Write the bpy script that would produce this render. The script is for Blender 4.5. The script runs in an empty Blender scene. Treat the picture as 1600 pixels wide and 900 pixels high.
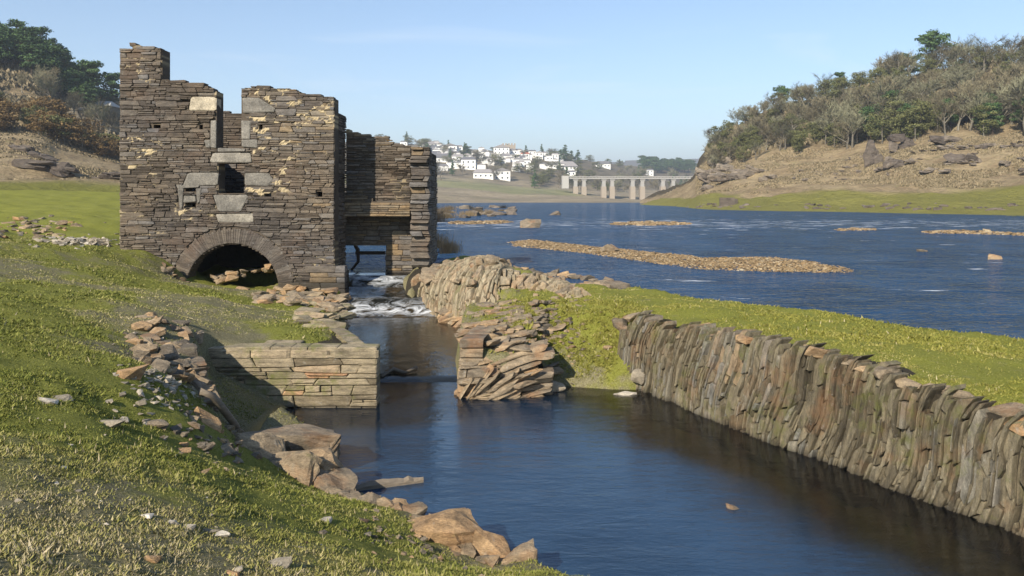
import bpy, bmesh, math, random
import numpy as np
from mathutils import Vector, Matrix, geometry
R = math.radians
sc = bpy.context.scene
COL = sc.collection
rng = random.Random(7)
nr = np.random.RandomState(11)

# ------------------------------------------------------------------ camera, sky, sun
F, CZ, VH = 1250.0, 3.6, 308.0            # focal length in photo pixels, eye height, horizon row
cam = bpy.data.cameras.new('camera'); camo = bpy.data.objects.new('camera', cam); COL.objects.link(camo)
camo.location = (0, 0, CZ); camo.rotation_euler = (R(90), 0, 0)
cam.sensor_width = 36; cam.lens = 36 * F / 1600; cam.shift_y = -(450 - VH) / 1600
cam.clip_start = 0.1; cam.clip_end = 20000
sc.camera = camo
SUN_EL, SUN_AZ = 31.0, 31.0               # elevation, degrees to the left of straight behind the camera
w = bpy.data.worlds.new('World'); sc.world = w; w.use_nodes = True
wn = w.node_tree.nodes; wl = w.node_tree.links
bg = wn['Background']; sky = wn.new('ShaderNodeTexSky'); sky.sky_type = 'NISHITA'; sky.sun_disc = False
sky.sun_elevation = R(SUN_EL); sky.sun_rotation = R(180 + SUN_AZ); sky.air_density = 1.0; sky.dust_density = 0.1; sky.ozone_density = 3.0
bg.inputs['Strength'].default_value = 0.105
tc = wn.new('ShaderNodeTexCoord'); mp = wn.new('ShaderNodeMapping'); mp.inputs['Scale'].default_value = (1.2, 2.2, 9); mp.inputs['Rotation'].default_value = (0, R(14), 0)
nz = wn.new('ShaderNodeTexNoise'); nz.inputs['Scale'].default_value = 2.1; nz.inputs['Detail'].default_value = 8; nz.inputs['Distortion'].default_value = 0.8
cr = wn.new('ShaderNodeMapRange'); cr.inputs['From Min'].default_value = 0.60; cr.inputs['From Max'].default_value = 0.9; cr.inputs['To Max'].default_value = 0.4
mx = wn.new('ShaderNodeMix'); mx.data_type = 'RGBA'; mx.inputs['B'].default_value = (7, 7.2, 7.6, 1)
wl.new(tc.outputs['Generated'], mp.inputs['Vector']); wl.new(mp.outputs['Vector'], nz.inputs['Vector']); wl.new(nz.outputs['Fac'], cr.inputs['Value'])
wl.new(cr.outputs['Result'], mx.inputs['Factor']); wl.new(sky.outputs['Color'], mx.inputs['A']); wl.new(mx.outputs['Result'], bg.inputs['Color'])
sun = bpy.data.lights.new('sun', 'SUN'); sun.energy = 5.0; sun.angle = R(0.5); sun.color = (1, 0.91, 0.77)
suno = bpy.data.objects.new('sun', sun); COL.objects.link(suno)
sd = Vector((math.sin(R(SUN_AZ)) * math.cos(R(SUN_EL)), math.cos(R(SUN_AZ)) * math.cos(R(SUN_EL)), -math.sin(R(SUN_EL))))
suno.rotation_euler = sd.to_track_quat('-Z', 'Y').to_euler(); suno.location = (-30, -30, 40)
vs = sc.view_settings; vs.view_transform = 'Standard'; vs.look = 'None'; vs.exposure = 0.74; vs.gamma = 1
sc.cycles.max_bounces = 6; sc.cycles.transparent_max_bounces = 8

# ------------------------------------------------------------------ helpers
def P(u, v, z):                            # where the ray through a photo pixel meets height z
    Y = (CZ - z) * F / (v - VH); return ((u - 800) / F * Y, Y)
def Q(u, v, Y): return ((u - 800) / F * Y, Y, CZ - (v - VH) / F * Y)

def hsh(ix, iy, seed):
    n = (ix * 374761393 + iy * 668265263 + seed * 974711) & 0xffffffff
    n = ((n ^ (n >> 13)) * 1274126177) & 0xffffffff
    return ((n ^ (n >> 16)) & 0xffffff) / float(0xffffff)
def vnoise(x, y, seed=0):
    x = np.asarray(x, float); y = np.asarray(y, float)
    ix = np.floor(x).astype(np.int64); iy = np.floor(y).astype(np.int64); fx = x - ix; fy = y - iy
    fx = fx * fx * (3 - 2 * fx); fy = fy * fy * (3 - 2 * fy)
    a = hsh(ix, iy, seed); b = hsh(ix + 1, iy, seed); c = hsh(ix, iy + 1, seed); d = hsh(ix + 1, iy + 1, seed)
    return (a * (1 - fx) + b * fx) * (1 - fy) + (c * (1 - fx) + d * fx) * fy
def fbm(x, y, seed=0, o=4):
    s = 0; a = 0.5; t = 0; x = np.asarray(x, float); y = np.asarray(y, float)
    for k in range(o):
        s = s + a * vnoise(x * 2 ** k, y * 2 ** k, seed + k * 17); t += a; a *= 0.5
    return s / t
def sstep(x, a, b):
    t = np.clip((np.asarray(x, float) - a) / (b - a), 0, 1); return t * t * (3 - 2 * t)

def tag(o, label=None, cat=None, group=None, kind=None):
    if label: o['label'] = label
    if cat: o['category'] = cat
    if group: o['group'] = group
    if kind: o['kind'] = kind
    return o
def link(o, parent=None):
    COL.objects.link(o)
    if parent is not None:
        o.parent = parent
        o.matrix_parent_inverse = Matrix.Translation(parent.location).inverted()
    return o
def empty(name, loc, label=None, cat=None, group=None):
    o = bpy.data.objects.new(name, None); o.location = loc; o.empty_display_size = 0.2; COL.objects.link(o)
    return tag(o, label, cat, group)
def mesh(name, vs_, fs, mat, parent=None, attrs=None, smooth=False, center=True):
    m = bpy.data.meshes.new(name)
    vs_ = np.asarray(vs_, float).reshape(-1, 3)
    c = np.array([0, 0, 0.])
    if center and len(vs_):
        c = (vs_.min(0) + vs_.max(0)) / 2; c[2] = vs_[:, 2].min()
        vs_ = vs_ - c
    if isinstance(fs, np.ndarray) and fs.ndim == 2:
        n, k = fs.shape
        m.vertices.add(len(vs_)); m.vertices.foreach_set('co', vs_.ravel())
        m.loops.add(n * k); m.loops.foreach_set('vertex_index', fs.ravel().astype(np.int32))
        m.polygons.add(n); m.polygons.foreach_set('loop_start', np.arange(0, n * k, k, dtype=np.int32))
        m.update(calc_edges=True)
    else:
        m.from_pydata([tuple(v) for v in vs_], [], fs)
    if attrs:
        for k, arr in attrs.items():
            a = m.attributes.new(k, 'FLOAT', 'POINT'); a.data.foreach_set('value', np.asarray(arr, np.float32))
    if smooth: m.polygons.foreach_set('use_smooth', np.ones(len(m.polygons), bool))
    m.materials.append(mat)
    o = bpy.data.objects.new(name, m); o.location = c
    return link(o, parent)
class MB:                                  # mesh collector
    def __init__(s): s.v = []; s.f = []; s.r = []
    def add(s, v, f, r=0.5):
        b = len(s.v); s.v += [tuple(p) for p in v]; s.f += [tuple(i + b for i in q) for q in f]; s.r += [r] * len(v)
    def box(s, x0, x1, y0, y1, z0, z1, r=0.5):
        s.add([(x0, y0, z0), (x1, y0, z0), (x1, y1, z0), (x0, y1, z0), (x0, y0, z1), (x1, y0, z1), (x1, y1, z1), (x0, y1, z1)],
              [(0, 3, 2, 1), (4, 5, 6, 7), (0, 1, 5, 4), (1, 2, 6, 5), (2, 3, 7, 6), (3, 0, 4, 7)], r)
    def tube(s, pts, rad, n=5, r=0.5, cap=True):
        pts = [Vector(p) for p in pts]; V = []; Fc = []
        for i, p in enumerate(pts):
            d = (pts[min(i + 1, len(pts) - 1)] - pts[max(i - 1, 0)]).normalized()
            a = d.orthogonal().normalized(); b = d.cross(a)
            for k in range(n):
                t = 2 * math.pi * k / n; V.append(p + (a * math.cos(t) + b * math.sin(t)) * rad[i])
        for i in range(len(pts) - 1):
            for k in range(n):
                Fc.append((i * n + k, i * n + (k + 1) % n, (i + 1) * n + (k + 1) % n, (i + 1) * n + k))
        if cap: Fc.append(tuple(range(n))[::-1]); Fc.append(tuple((len(pts) - 1) * n + k for k in range(n)))
        s.add(V, Fc, r)
    def build(s, name, mat, parent=None, smooth=False, center=True):
        return mesh(name, s.v, s.f, mat, parent, {'rnd': s.r}, smooth, center)

# ------------------------------------------------------------------ materials
def nt(name):
    m = bpy.data.materials.new(name); m.use_nodes = True; t = m.node_tree
    return m, t.nodes, t.links, t.nodes['Principled BSDF']
class N:
    def __init__(s, name):
        s.m, s.n, s.l, s.p = nt(name); s.pos = s.n.new('ShaderNodeNewGeometry')
    def noise(s, scale, detail=4, rough=0.55, stretch=None, rot=None, dist=0):
        t = s.n.new('ShaderNodeTexNoise'); t.inputs['Scale'].default_value = scale; t.inputs['Detail'].default_value = detail
        t.inputs['Roughness'].default_value = rough; t.inputs['Distortion'].default_value = dist
        src = s.pos.outputs['Position']
        if stretch:
            mp = s.n.new('ShaderNodeMapping'); mp.inputs['Scale'].default_value = stretch
            if rot: mp.inputs['Rotation'].default_value = rot
            s.l.new(src, mp.inputs['Vector']); src = mp.outputs['Vector']
        s.l.new(src, t.inputs['Vector']); return t.outputs['Fac']
    def attr(s, name):
        a = s.n.new('ShaderNodeAttribute'); a.attribute_name = name; return a.outputs['Fac']
    def ramp(s, x, stops, interp='LINEAR'):
        r = s.n.new('ShaderNodeValToRGB'); e = r.color_ramp; e.interpolation = interp
        while len(e.elements) < len(stops): e.elements.new(0.5)
        for el, (p, c) in zip(e.elements, stops): el.position = p; el.color = (*c, 1)
        s.l.new(x, r.inputs['Fac']); return r.outputs['Color']
    def rng(s, x, a, b, c=0, d=1):
        r = s.n.new('ShaderNodeMapRange'); r.inputs['From Min'].default_value = a; r.inputs['From Max'].default_value = b
        r.inputs['To Min'].default_value = c; r.inputs['To Max'].default_value = d; s.l.new(x, r.inputs['Value']); return r.outputs['Result']
    def mix(s, f, a, b, mode='MIX'):
        x = s.n.new('ShaderNodeMix'); x.data_type = 'RGBA'; x.blend_type = mode
        for k, v in (('Factor', f), ('A', a), ('B', b)):
            if isinstance(v, (int, float)): x.inputs[k].default_value = v
            elif isinstance(v, tuple): x.inputs[k].default_value = (*v, 1)
            else: s.l.new(v, x.inputs[k])
        return x.outputs['Result']
    def math(s, op, a, b=0.0):
        x = s.n.new('ShaderNodeMath'); x.operation = op
        for k, v in ((0, a), (1, b)):
            if isinstance(v, (int, float)): x.inputs[k].default_value = v
            else: s.l.new(v, x.inputs[k])
        return x.outputs[0]
    def bump(s, h, strength=0.5, dist=0.02):
        b = s.n.new('ShaderNodeBump'); b.inputs['Strength'].default_value = strength; b.inputs['Distance'].default_value = dist
        s.l.new(h, b.inputs['Height']); s.l.new(b.outputs['Normal'], s.p.inputs['Normal']); return b.outputs['Normal']
    def done(s, col, rough=0.9, spec=0.3):
        if isinstance(col, tuple): s.p.inputs['Base Color'].default_value = (*col, 1)
        else: s.l.new(col, s.p.inputs['Base Color'])
        s.p.inputs['Roughness'].default_value = rough; s.p.inputs['Specular IOR Level'].default_value = spec
        return s.m

def stone_mat(name, stops, moss=0.0, mosscol=(0.10, 0.13, 0.02), stretch=(1, 1, 3), sc_=6, rust=0.0, wet=None, bstr=0.7, bd=0.02, contrast=0.55, tide=None):
    n = N(name)
    base = n.ramp(n.attr('rnd'), stops)
    a = n.noise(sc_, 6, 0.65, stretch)
    base = n.mix(1.0, base, n.ramp(a, [(0.3, (1 - contrast,) * 3), (0.5, (0.95, 0.95, 0.95)), (0.72, (1 + contrast * 0.8, 1 + contrast * 0.75, 1 + contrast * 0.68))]), 'MULTIPLY')
    b = n.noise(sc_ * 9, 4, 0.7, stretch)
    base = n.mix(1.0, base, n.ramp(b, [(0.3, (0.6, 0.6, 0.6)), (0.7, (1.35, 1.33, 1.3))]), 'MULTIPLY')
    if name == 'schist_masonry': base = n.mix(1.0, base, n.mix(n.rng(n.noise(.55, 5, .6), .38, .62), (0.84, 0.84, 0.88), (1.10, 1.03, .94)), 'MULTIPLY')
    if rust: base = n.mix(n.rng(n.noise(sc_ * .35, 5, .65), 0.52, 0.68, 0, rust), base, (0.30, 0.14, 0.055))
    lich = n.rng(n.noise(sc_ * 2.2, 6, 0.7), 0.60, 0.72, 0, 0.45)
    base = n.mix(lich, base, (0.38, 0.37, 0.33))
    if moss: base = n.mix(n.rng(n.noise(2.3, 7, 0.78), 0.62 - moss * 0.2, 0.78 - moss * 0.2, 0, .8), base, mosscol)
    if tide:
        z = n.n.new('ShaderNodeSeparateXYZ'); n.l.new(n.pos.outputs['Position'], z.inputs[0])
        f = n.rng(n.math('ADD', z.outputs['Z'], n.math('MULTIPLY', n.noise(3, 4), 0.12)), tide[0], tide[1], 0.85, 0)
        base = n.mix(f, base, (0.035, 0.03, 0.022))
    h = n.math('ADD', n.noise(sc_ * 2.5, 7, 0.7, stretch), n.math('MULTIPLY', n.noise(sc_ * 14, 4, 0.7, stretch), 0.35))
    n.bump(h, bstr, bd)
    return n.done(base, 0.88, 0.25)

M = {}
SCH = [(0.0, (0.085, 0.07, 0.056)), (0.3, (0.15, 0.12, 0.092)), (0.6, (0.20, 0.165, 0.13)), (0.8, (0.20, 0.19, 0.18)), (1.0, (0.29, 0.24, 0.19))]
M['mill'] = stone_mat('schist_masonry', [(0.0, (0.07, 0.06, 0.05)), (0.35, (0.118, 0.10, 0.082)), (0.65, (0.155, 0.135, 0.11)), (0.82, (0.165, 0.16, 0.155)), (0.92, (0.22, 0.165, 0.10)), (1.0, (0.25, 0.22, 0.17))], sc_=3.0, stretch=(1, 1, 4), bstr=0.8, bd=0.03, rust=0.1, contrast=.45, tide=(0.95, 1.2))
M['granite'] = stone_mat('dressed_granite', [(0, (0.13, 0.12, 0.105)), (0.5, (0.215, 0.20, 0.175)), (1, (0.46, 0.40, 0.30))], sc_=2.5, stretch=(1, 1, 1), contrast=0.45, bstr=0.6)
M['slab'] = stone_mat('upright_schist_slabs', [(0.0, (0.075, 0.063, 0.042)), (0.35, (0.145, 0.122, 0.08)), (0.7, (0.21, 0.18, 0.12)), (0.88, (0.185, 0.178, 0.155)), (1.0, (0.27, 0.20, 0.125))], moss=0.5, mosscol=(0.12, 0.125, 0.035), sc_=5, stretch=(3, 3, 0.8), bstr=1.0, bd=0.03, rust=0.3, tide=(0.03, 0.14))
M['hump'] = stone_mat('fanned_schist_slabs', [(0.0, (0.20, 0.16, 0.11)), (0.35, (0.30, 0.25, 0.17)), (0.7, (0.34, 0.29, 0.20)), (1.0, (0.36, 0.27, 0.175))], moss=0.3, mosscol=(0.15, 0.15, 0.05), sc_=5, stretch=(3, 3, 0.8), bstr=1.0, bd=0.03, rust=0.3, tide=(0.03, 0.14))
M['quay'] = stone_mat('coursed_schist', [(0.0, (0.16, 0.13, 0.085)), (0.5, (0.27, 0.225, 0.15)), (0.85, (0.35, 0.285, 0.19)), (1.0, (0.42, 0.25, 0.14))], moss=0.6, mosscol=(0.14, 0.15, 0.035), sc_=4, stretch=(1, 1, 4), bstr=0.9, bd=0.025, tide=(0.03, 0.12))
M['rock'] = stone_mat('brown_schist_rock', [(0.0, (0.13, 0.11, 0.085)), (0.4, (0.23, 0.185, 0.13)), (0.75, (0.31, 0.24, 0.155)), (1.0, (0.40, 0.255, 0.13))], moss=0.04, sc_=4, stretch=(1, 1.4, 3), bstr=1.0, bd=0.03, rust=0.5, tide=(0.0, 0.1))
M['pale'] = stone_mat('pale_quartz_stone', [(0, (0.19, 0.165, 0.125)), (0.5, (0.32, 0.275, 0.205)), (1, (0.55, 0.50, 0.42))], sc_=8, stretch=(1, 1, 1), contrast=0.3, bd=0.01)
M['farrock'] = stone_mat('outcrop_schist', [(0.0, (0.11, 0.09, 0.075)), (0.5, (0.20, 0.165, 0.13)), (1.0, (0.30, 0.25, 0.19))], sc_=0.8, stretch=(1, 1, 3.5), bstr=1.0, bd=0.3, moss=0.15)
M['cobble'] = stone_mat('river_cobble', [(0.0, (0.12, 0.085, 0.05)), (0.4, (0.25, 0.175, 0.09)), (0.8, (0.33, 0.235, 0.125)), (1.0, (0.42, 0.35, 0.24))], sc_=5, stretch=(1, 1, 1), contrast=0.3, rust=0.2)

def mortar():
    n = N('old_lime_mortar')
    f = n.attr('mort'); nn = n.noise(14, 5, 0.7)
    c = n.mix(f, n.mix(n.noise(1.3, 3), (0.05, 0.04, 0.032), (0.13, 0.105, 0.078)), n.mix(nn, (0.30, 0.23, 0.13), (0.56, 0.46, 0.29)))
    n.bump(n.noise(18, 5), 0.8, 0.02); return n.done(c, 0.95, 0.1)
M['mortar'] = mortar()
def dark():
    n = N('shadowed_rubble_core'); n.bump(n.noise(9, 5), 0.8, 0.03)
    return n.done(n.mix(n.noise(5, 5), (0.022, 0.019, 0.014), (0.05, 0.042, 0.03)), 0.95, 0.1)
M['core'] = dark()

def ground():
    n = N('grass_and_soil')
    dry = n.attr('dry'); lush = n.attr('lush')
    f1 = n.noise(45, 5, 0.75); f2 = n.noise(3.2, 5, 0.65)
    gr = n.ramp(f1, [(0.3, (0.085, 0.095, 0.018)), (0.5, (0.175, 0.18, 0.036)), (0.7, (0.29, 0.27, 0.08))])
    gl = n.ramp(f1, [(0.3, (0.11, 0.115, 0.016)), (0.5, (0.20, 0.205, 0.035)), (0.7, (0.31, 0.295, 0.08))])
    br = n.ramp(f1, [(0.3, (0.085, 0.078, 0.042)), (0.5, (0.185, 0.165, 0.09)), (0.7, (0.33, 0.295, 0.18))])
    c = n.mix(lush, gr, gl)
    k = n.math('ADD', dry, n.math('MULTIPLY', n.math('SUBTRACT', f2, 0.5), 1.3))
    c = n.mix(n.rng(k, 0.25, 0.6), c, br)
    c = n.mix(n.attr('bed'), c, n.mix(n.noise(2.5, 6, .7), (0.16, 0.115, 0.04), (0.50, 0.36, 0.14)))
    n.bump(n.math('ADD', f1, n.noise(12, 4)), 1.0, 0.025); return n.done(c, 0.95, 0.1)
M['ground'] = ground()
def blade(name, a, b, c):
    n = N(name); col = n.ramp(n.attr('rnd'), [(0.0, a), (0.45, b), (0.8, c), (1.0, (0.42, 0.35, 0.22))])
    n.p.inputs['Subsurface Weight'].default_value = 0
    return n.done(col, 0.75, 0.2)
M['blade'] = blade('grass_blade', (0.075, 0.10, 0.014), (0.19, 0.195, 0.04), (0.30, 0.265, 0.10))
M['blade_l'] = blade('meadow_blade', (0.12, 0.13, 0.02), (0.23, 0.215, 0.042), (0.31, 0.27, 0.10))
def hillmat(name, lowgreen, tan, soil, sc_=0.12):
    n = N(name)
    g = n.attr('green'); wd = n.attr('wood')
    t = n.mix(n.rng(n.noise(sc_, 7, 0.7, (1, 1, 2.5)), 0.35, 0.65), tan, soil)
    t = n.mix(n.rng(n.noise(sc_ * 6, 5, .7, (1, 1, 3)), 0.5, 0.72, 0, .6), t, tuple(x * 0.45 for x in soil))
    t = n.mix(n.rng(n.noise(sc_ * 2.6, 5, .7), 0.55, 0.7, 0, 0.5), t, (0.15, 0.15, 0.05))
    c = n.mix(g, t, n.mix(n.noise(sc_ * 2, 6, .7, (1, .4, 1)), lowgreen, tuple(x * 1.6 for x in lowgreen)))
    c = n.mix(wd, c, n.mix(n.noise(.5, 5), (0.03, 0.028, 0.016), (0.11, 0.085, 0.05)))
    n.bump(n.noise(sc_ * 5, 7, 0.7, (1, 1, 2.5)), 1.0, 1.2); return n.done(c, 0.95, 0.1)
M['hill'] = hillmat('hillside', (0.155, 0.15, 0.035), (0.42, 0.325, 0.19), (0.23, 0.17, 0.10))
M['farhill'] = hillmat('far_hillside', (0.15, 0.165, 0.06), (0.36, 0.29, 0.19), (0.19, 0.16, 0.11), 0.03)
def leaf(name, a, b):
    n = N(name); return n.done(n.mix(n.attr('rnd'), a, b), 0.8, 0.15)
M['needle'] = leaf('pine_foliage', (0.03, 0.06, 0.022), (0.11, 0.175, 0.06))
M['oakleaf'] = leaf('olive_foliage', (0.06, 0.068, 0.025), (0.18, 0.18, 0.07))
M['bark'] = leaf('grey_bark', (0.12, 0.105, 0.08), (0.21, 0.19, 0.15))
M['darkbark'] = leaf('pine_bark', (0.05, 0.035, 0.025), (0.09, 0.065, 0.045))
M['twig'] = leaf('bare_twigs', (0.10, 0.098, 0.06), (0.25, 0.24, 0.15))
M['twig2'] = leaf('reddish_twigs', (0.09, 0.08, 0.05), (0.22, 0.19, 0.115))
M['rust'] = leaf('rusty_shrub', (0.09, 0.06, 0.025), (0.26, 0.17, 0.07))
M['reed'] = leaf('dry_reeds', (0.10, 0.075, 0.035), (0.28, 0.20, 0.11))
M['white'] = leaf('white_render', (0.55, 0.53, 0.48), (0.85, 0.84, 0.80))
M['roof'] = leaf('grey_slate_roof', (0.12, 0.12, 0.13), (0.34, 0.31, 0.29))
M['redroof'] = leaf('red_tile_roof', (0.5, 0.16, 0.09), (0.5, 0.16, 0.09))
M['concrete'] = leaf('bridge_concrete', (0.30, 0.29, 0.27), (0.40, 0.385, 0.355))
M['stained'] = leaf('stained_concrete', (0.33, 0.28, 0.22), (0.33, 0.28, 0.22))
M['glass'] = leaf('window_glass', (0.04, 0.05, 0.06), (0.04, 0.05, 0.06))
def wood():
    n = N('weathered_wood'); a = n.noise(8, 5, .6, (1, 1, 6))
    n.bump(a, .8, .01); return n.done(n.mix(a, (0.07, 0.055, 0.04), (0.28, 0.23, 0.17)), 0.85)
M['wood'] = wood()

def water(name, body, wscale, bstr, bd, foamthr=None, stretch=(1, 1, 1), rot=(0, 0, 0), clear=0.0, foamattr=False, rough=0.04, ior=1.42, shal=False):
    n = N(name); n.n.remove(n.p)
    out = n.n['Material Output']
    h = n.math('ADD', n.noise(wscale, 3, 0.6, stretch, rot, 0.6), n.math('MULTIPLY', n.noise(wscale * 4.3, 3, 0.6, stretch, rot, 0.3), 0.3))
    h = n.math('ADD', h, n.math('MULTIPLY', n.noise(wscale * 0.22, 3, 0.5, stretch, rot), 2.2))
    b = n.n.new('ShaderNodeBump'); b.inputs['Strength'].default_value = bstr; b.inputs['Distance'].default_value = bd; n.l.new(h, b.inputs['Height'])
    g = n.n.new('ShaderNodeBsdfGlossy'); g.inputs['Roughness'].default_value = rough; n.l.new(b.outputs['Normal'], g.inputs['Normal'])
    d = n.n.new('ShaderNodeBsdfDiffuse')
    bc = n.mix(n.rng(n.noise(0.35, 5, .6), 0.35, 0.65), body, tuple(x * 0.6 for x in body)); n.l.new(bc, d.inputs['Color'])
    under = d.outputs[0]
    if clear:
        t = n.n.new('ShaderNodeBsdfTransparent'); t.inputs['Color'].default_value = (0.88, 0.77, 0.52, 1)
        mm = n.n.new('ShaderNodeMixShader'); (n.l.new(n.rng(n.attr('shal'), 0, 1, .12, .95), mm.inputs[0]) if shal else setattr(mm.inputs[0], 'default_value', clear)); n.l.new(under, mm.inputs[1]); n.l.new(t.outputs[0], mm.inputs[2]); under = mm.outputs[0]
    fr = n.n.new('ShaderNodeFresnel'); fr.inputs['IOR'].default_value = ior; n.l.new(b.outputs['Normal'], fr.inputs['Normal'])
    m1 = n.n.new('ShaderNodeMixShader'); n.l.new(fr.outputs[0], m1.inputs[0]); n.l.new(under, m1.inputs[1]); n.l.new(g.outputs[0], m1.inputs[2])
    res = m1.outputs[0]
    if foamthr or foamattr:
        fo = n.n.new('ShaderNodeBsdfDiffuse'); fo.inputs['Color'].default_value = (0.82, 0.85, 0.88, 1)
        if foamattr:
            k = n.math('MULTIPLY', n.attr('foam'), n.rng(n.noise(1.7, 6, .62, (1.0, 1.5, 1), None, 1.4), .36, .68)); f = n.rng(k, 0.10, 0.95, 0, .72)
        else:
            sp = n.n.new('ShaderNodeSeparateXYZ'); n.l.new(n.pos.outputs['Position'], sp.inputs[0]); bnd = n.math('MULTIPLY', n.rng(sp.outputs['Y'], 58, 72, 0, .085), n.rng(sp.outputs['Y'], 84, 100, 1, 0)); f = n.rng(n.math('ADD', n.noise(.9, 6, .72, (.35, 1.1, 1)), bnd), foamthr, foamthr + 0.08, 0, .8)
        m2 = n.n.new('ShaderNodeMixShader'); n.l.new(f, m2.inputs[0]); n.l.new(res, m2.inputs[1]); n.l.new(fo.outputs[0], m2.inputs[2]); res = m2.outputs[0]
    n.l.new(res, out.inputs['Surface']); return n.m
M['pool'] = water('pool_water', (0.018, 0.05, 0.10), 4.2, 0.6, 0.015, stretch=(.6, 1.6, 1), clear=0.5, ior=1.58, shal=True)
M['river'] = water('river_water', (0.028, 0.072, 0.145), 0.75, 1.0, 0.9, foamthr=0.635, stretch=(.5, 1.2, 1), rot=(0, 0, R(12)), rough=0.08)
M['stream'] = water('stream_water', (0.016, 0.018, 0.016), 4.0, 0.6, 0.02, stretch=(1.3, .7, 1), clear=0.35, foamattr=True, rough=0.06)

# ------------------------------------------------------------------ shape of the land
POOL = [P(*q) for q in [(1014, 614, 0), (1085, 645, 0), (1157, 673, 0), (1210, 695, 0), (1300, 725, 0), (1383, 760, 0), (1517, 808, 0), (1600, 838, 0)]]
POOL += [(6.6, 6.4), (8.2, 3.0), (9, -2), (2.2, -2), (1.6, 2.5), (0.9, 5.4), P(860, 905, 0), P(760, 900, 0), P(722, 860, 0), P(668, 822, 0), P(600, 790, 0), P(545, 768, 0), P(520, 730, 0), P(500, 690, 0),
         P(440, 672, 0), (-3.72, 11.6), (-3.66, 10.75), (-3.95, 10.75), (-4.15, 11.3), (-4.7, 12.5), (-5.15, 13.5), (-5.1, 13.78), (-2.33, 13.74), (-2.75, 14.6), (-3.3, 15.8), P(545, 532, 0.06), P(540, 505, 0.06), (-4.7, 22.5), (-5.6, 23.2), (-5.2, 24.6), (-5.35, 27.0), (-5.5, 28.0),
         (-3.4, 28.0), (-3.75, 26.6), (-3.4, 25.2), (-3.0, 24.4), P(660, 478, 0.1), P(705, 505, .06), P(765, 516, .06), P(790, 520, 0.06), (-0.1, 19.6), (-0.6, 18.3), P(735, 540, .06), P(712, 560, 0.06), P(714, 590, 0), P(716, 618, 0), P(790, 620, 0), P(850, 612, 0), P(880, 606, 0), P(950, 610, 0), P(985, 616, 0)]
RIV = [(-5.5, 27.6), (-3.5, 27.6), (-3.0, 29.0), (-2.2, 31), P(700, 406, 1), P(760, 412, 1), P(800, 424, 1), P(850, 438, 1), P(900, 450, 1), P(990, 457, 1), P(1050, 463, 1), P(1200, 481, 1), P(1400, 507, 1), P(1600, 534, 1), (12.5, 11.5), (17, 7), (26, 0), (60, -20), (300, -20), (400, 60),
       (220, 75), (106 * .84, 96), P(1600, 338, 1), P(1450, 335, 1), P(1330, 332, 1), P(1200, 330, 1), P(1100, 327, 1), P(1040, 322.5, 1), (60, 380), (20, 420), (-60, 400), (-40, 330), (-22, 200), (-13, 100), (-10, 50), (-9, 30)]
def polydist(x, y, poly):                  # signed distance, positive inside
    x = x.ravel(); y = y.ravel(); dm = np.full(x.shape, 1e9); ins = np.zeros(x.shape, bool)
    for (x0, y0), (x1, y1) in zip(poly, poly[1:] + poly[:1]):
        dx, dy = x1 - x0, y1 - y0; L = dx * dx + dy * dy + 1e-12
        t = np.clip(((x - x0) * dx + (y - y0) * dy) / L, 0, 1)
        dm = np.minimum(dm, (x - x0 - t * dx) ** 2 + (y - y0 - t * dy) ** 2)
        c = (y0 > y) != (y1 > y)
        ins ^= c & (x < (x1 - x0) * (y - y0) / (y1 - y0 if abs(y1 - y0) > 1e-9 else 1e-9) + x0)
    return np.where(ins, 1, -1) * np.sqrt(dm)
CT = [(-8, -6, 2.2), (0, -6, 2.1), (-2.3, 3.6, 1.95), (-6, 4, 2.1), (-12, 6, 2.3), (-.3, 2.8, 1.7), (0, 0, 1.95)]
for u, v, z in [(400, 900, 1.5), (600, 880, 1.0), (700, 880, .5), (760, 895, .22), (640, 815, .3), (560, 800, .6), (500, 790, .8), (540, 770, .25), (300, 750, 1.4), (400, 740, .75), (430, 730, .45), (380, 700, .5), (440, 700, .14), (480, 705, .08), (520, 745, .08), (470, 742, .3), (415, 705, .25), (520, 775, .25), (350, 725, .85), (0, 700, 1.95), (200, 660, 1.45), (300, 660, 1.25), (0, 550, 1.95), (-300, 600, 2.1),
                (340, 700, .95), (290, 600, 1.3), (300, 540, 1.25), (200, 560, 1.65), (100, 600, 1.8), (250, 500, 1.55), (0, 470, 2.05), (-300, 450, 2.3),
                (0, 400, 2.2), (100, 390, 2.15), (195, 385, 2.06), (-300, 380, 2.6), (340, 470, 1.3), (400, 520, 1.02), (480, 525, .98), (560, 525, .85), (350, 535, 1.05), (520, 505, .75), (480, 490, .8), (430, 470, .8), (400, 480, .95),
                (1600, 655, 1.10), (1500, 622, 1.18), (1300, 560, 1.34), (1100, 513, 1.36), (1020, 505, 1.25), (985, 545, .9), (980, 590, .35), (900, 600, .18), (900, 570, .45), (860, 560, .75), (900, 530, .85), (850, 500, 1.1), (930, 480, 1.25), (1000, 475, 1.25), (880, 458, 1.2), (1300, 520, 1.25),
                (990, 462, 1.1), (1200, 490, 1.12), (1400, 515, 1.12), (1600, 545, 1.12), (800, 470, 1.3), (820, 520, .95), (760, 530, .9)]:
    x, y = P(u, v, z); CT.append((x, y, z))
for u, v, Y in [(290, 453, 24.6), (360, 455, 24.6), (430, 451, 24.6), (500, 456, 24.6), (265, 415, 24.7), (225, 390, 24.9), (360, 450, 27), (0, 350, 35), (0, 330, 50), (150, 345, 35), (150, 325, 50), (0, 298, 78), (150, 299, 78), (-400, 330, 40), (-400, 300, 70), (-800, 300, 70), (-900, 360, 30)]:
    CT.append(Q(u, v, Y))
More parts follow.
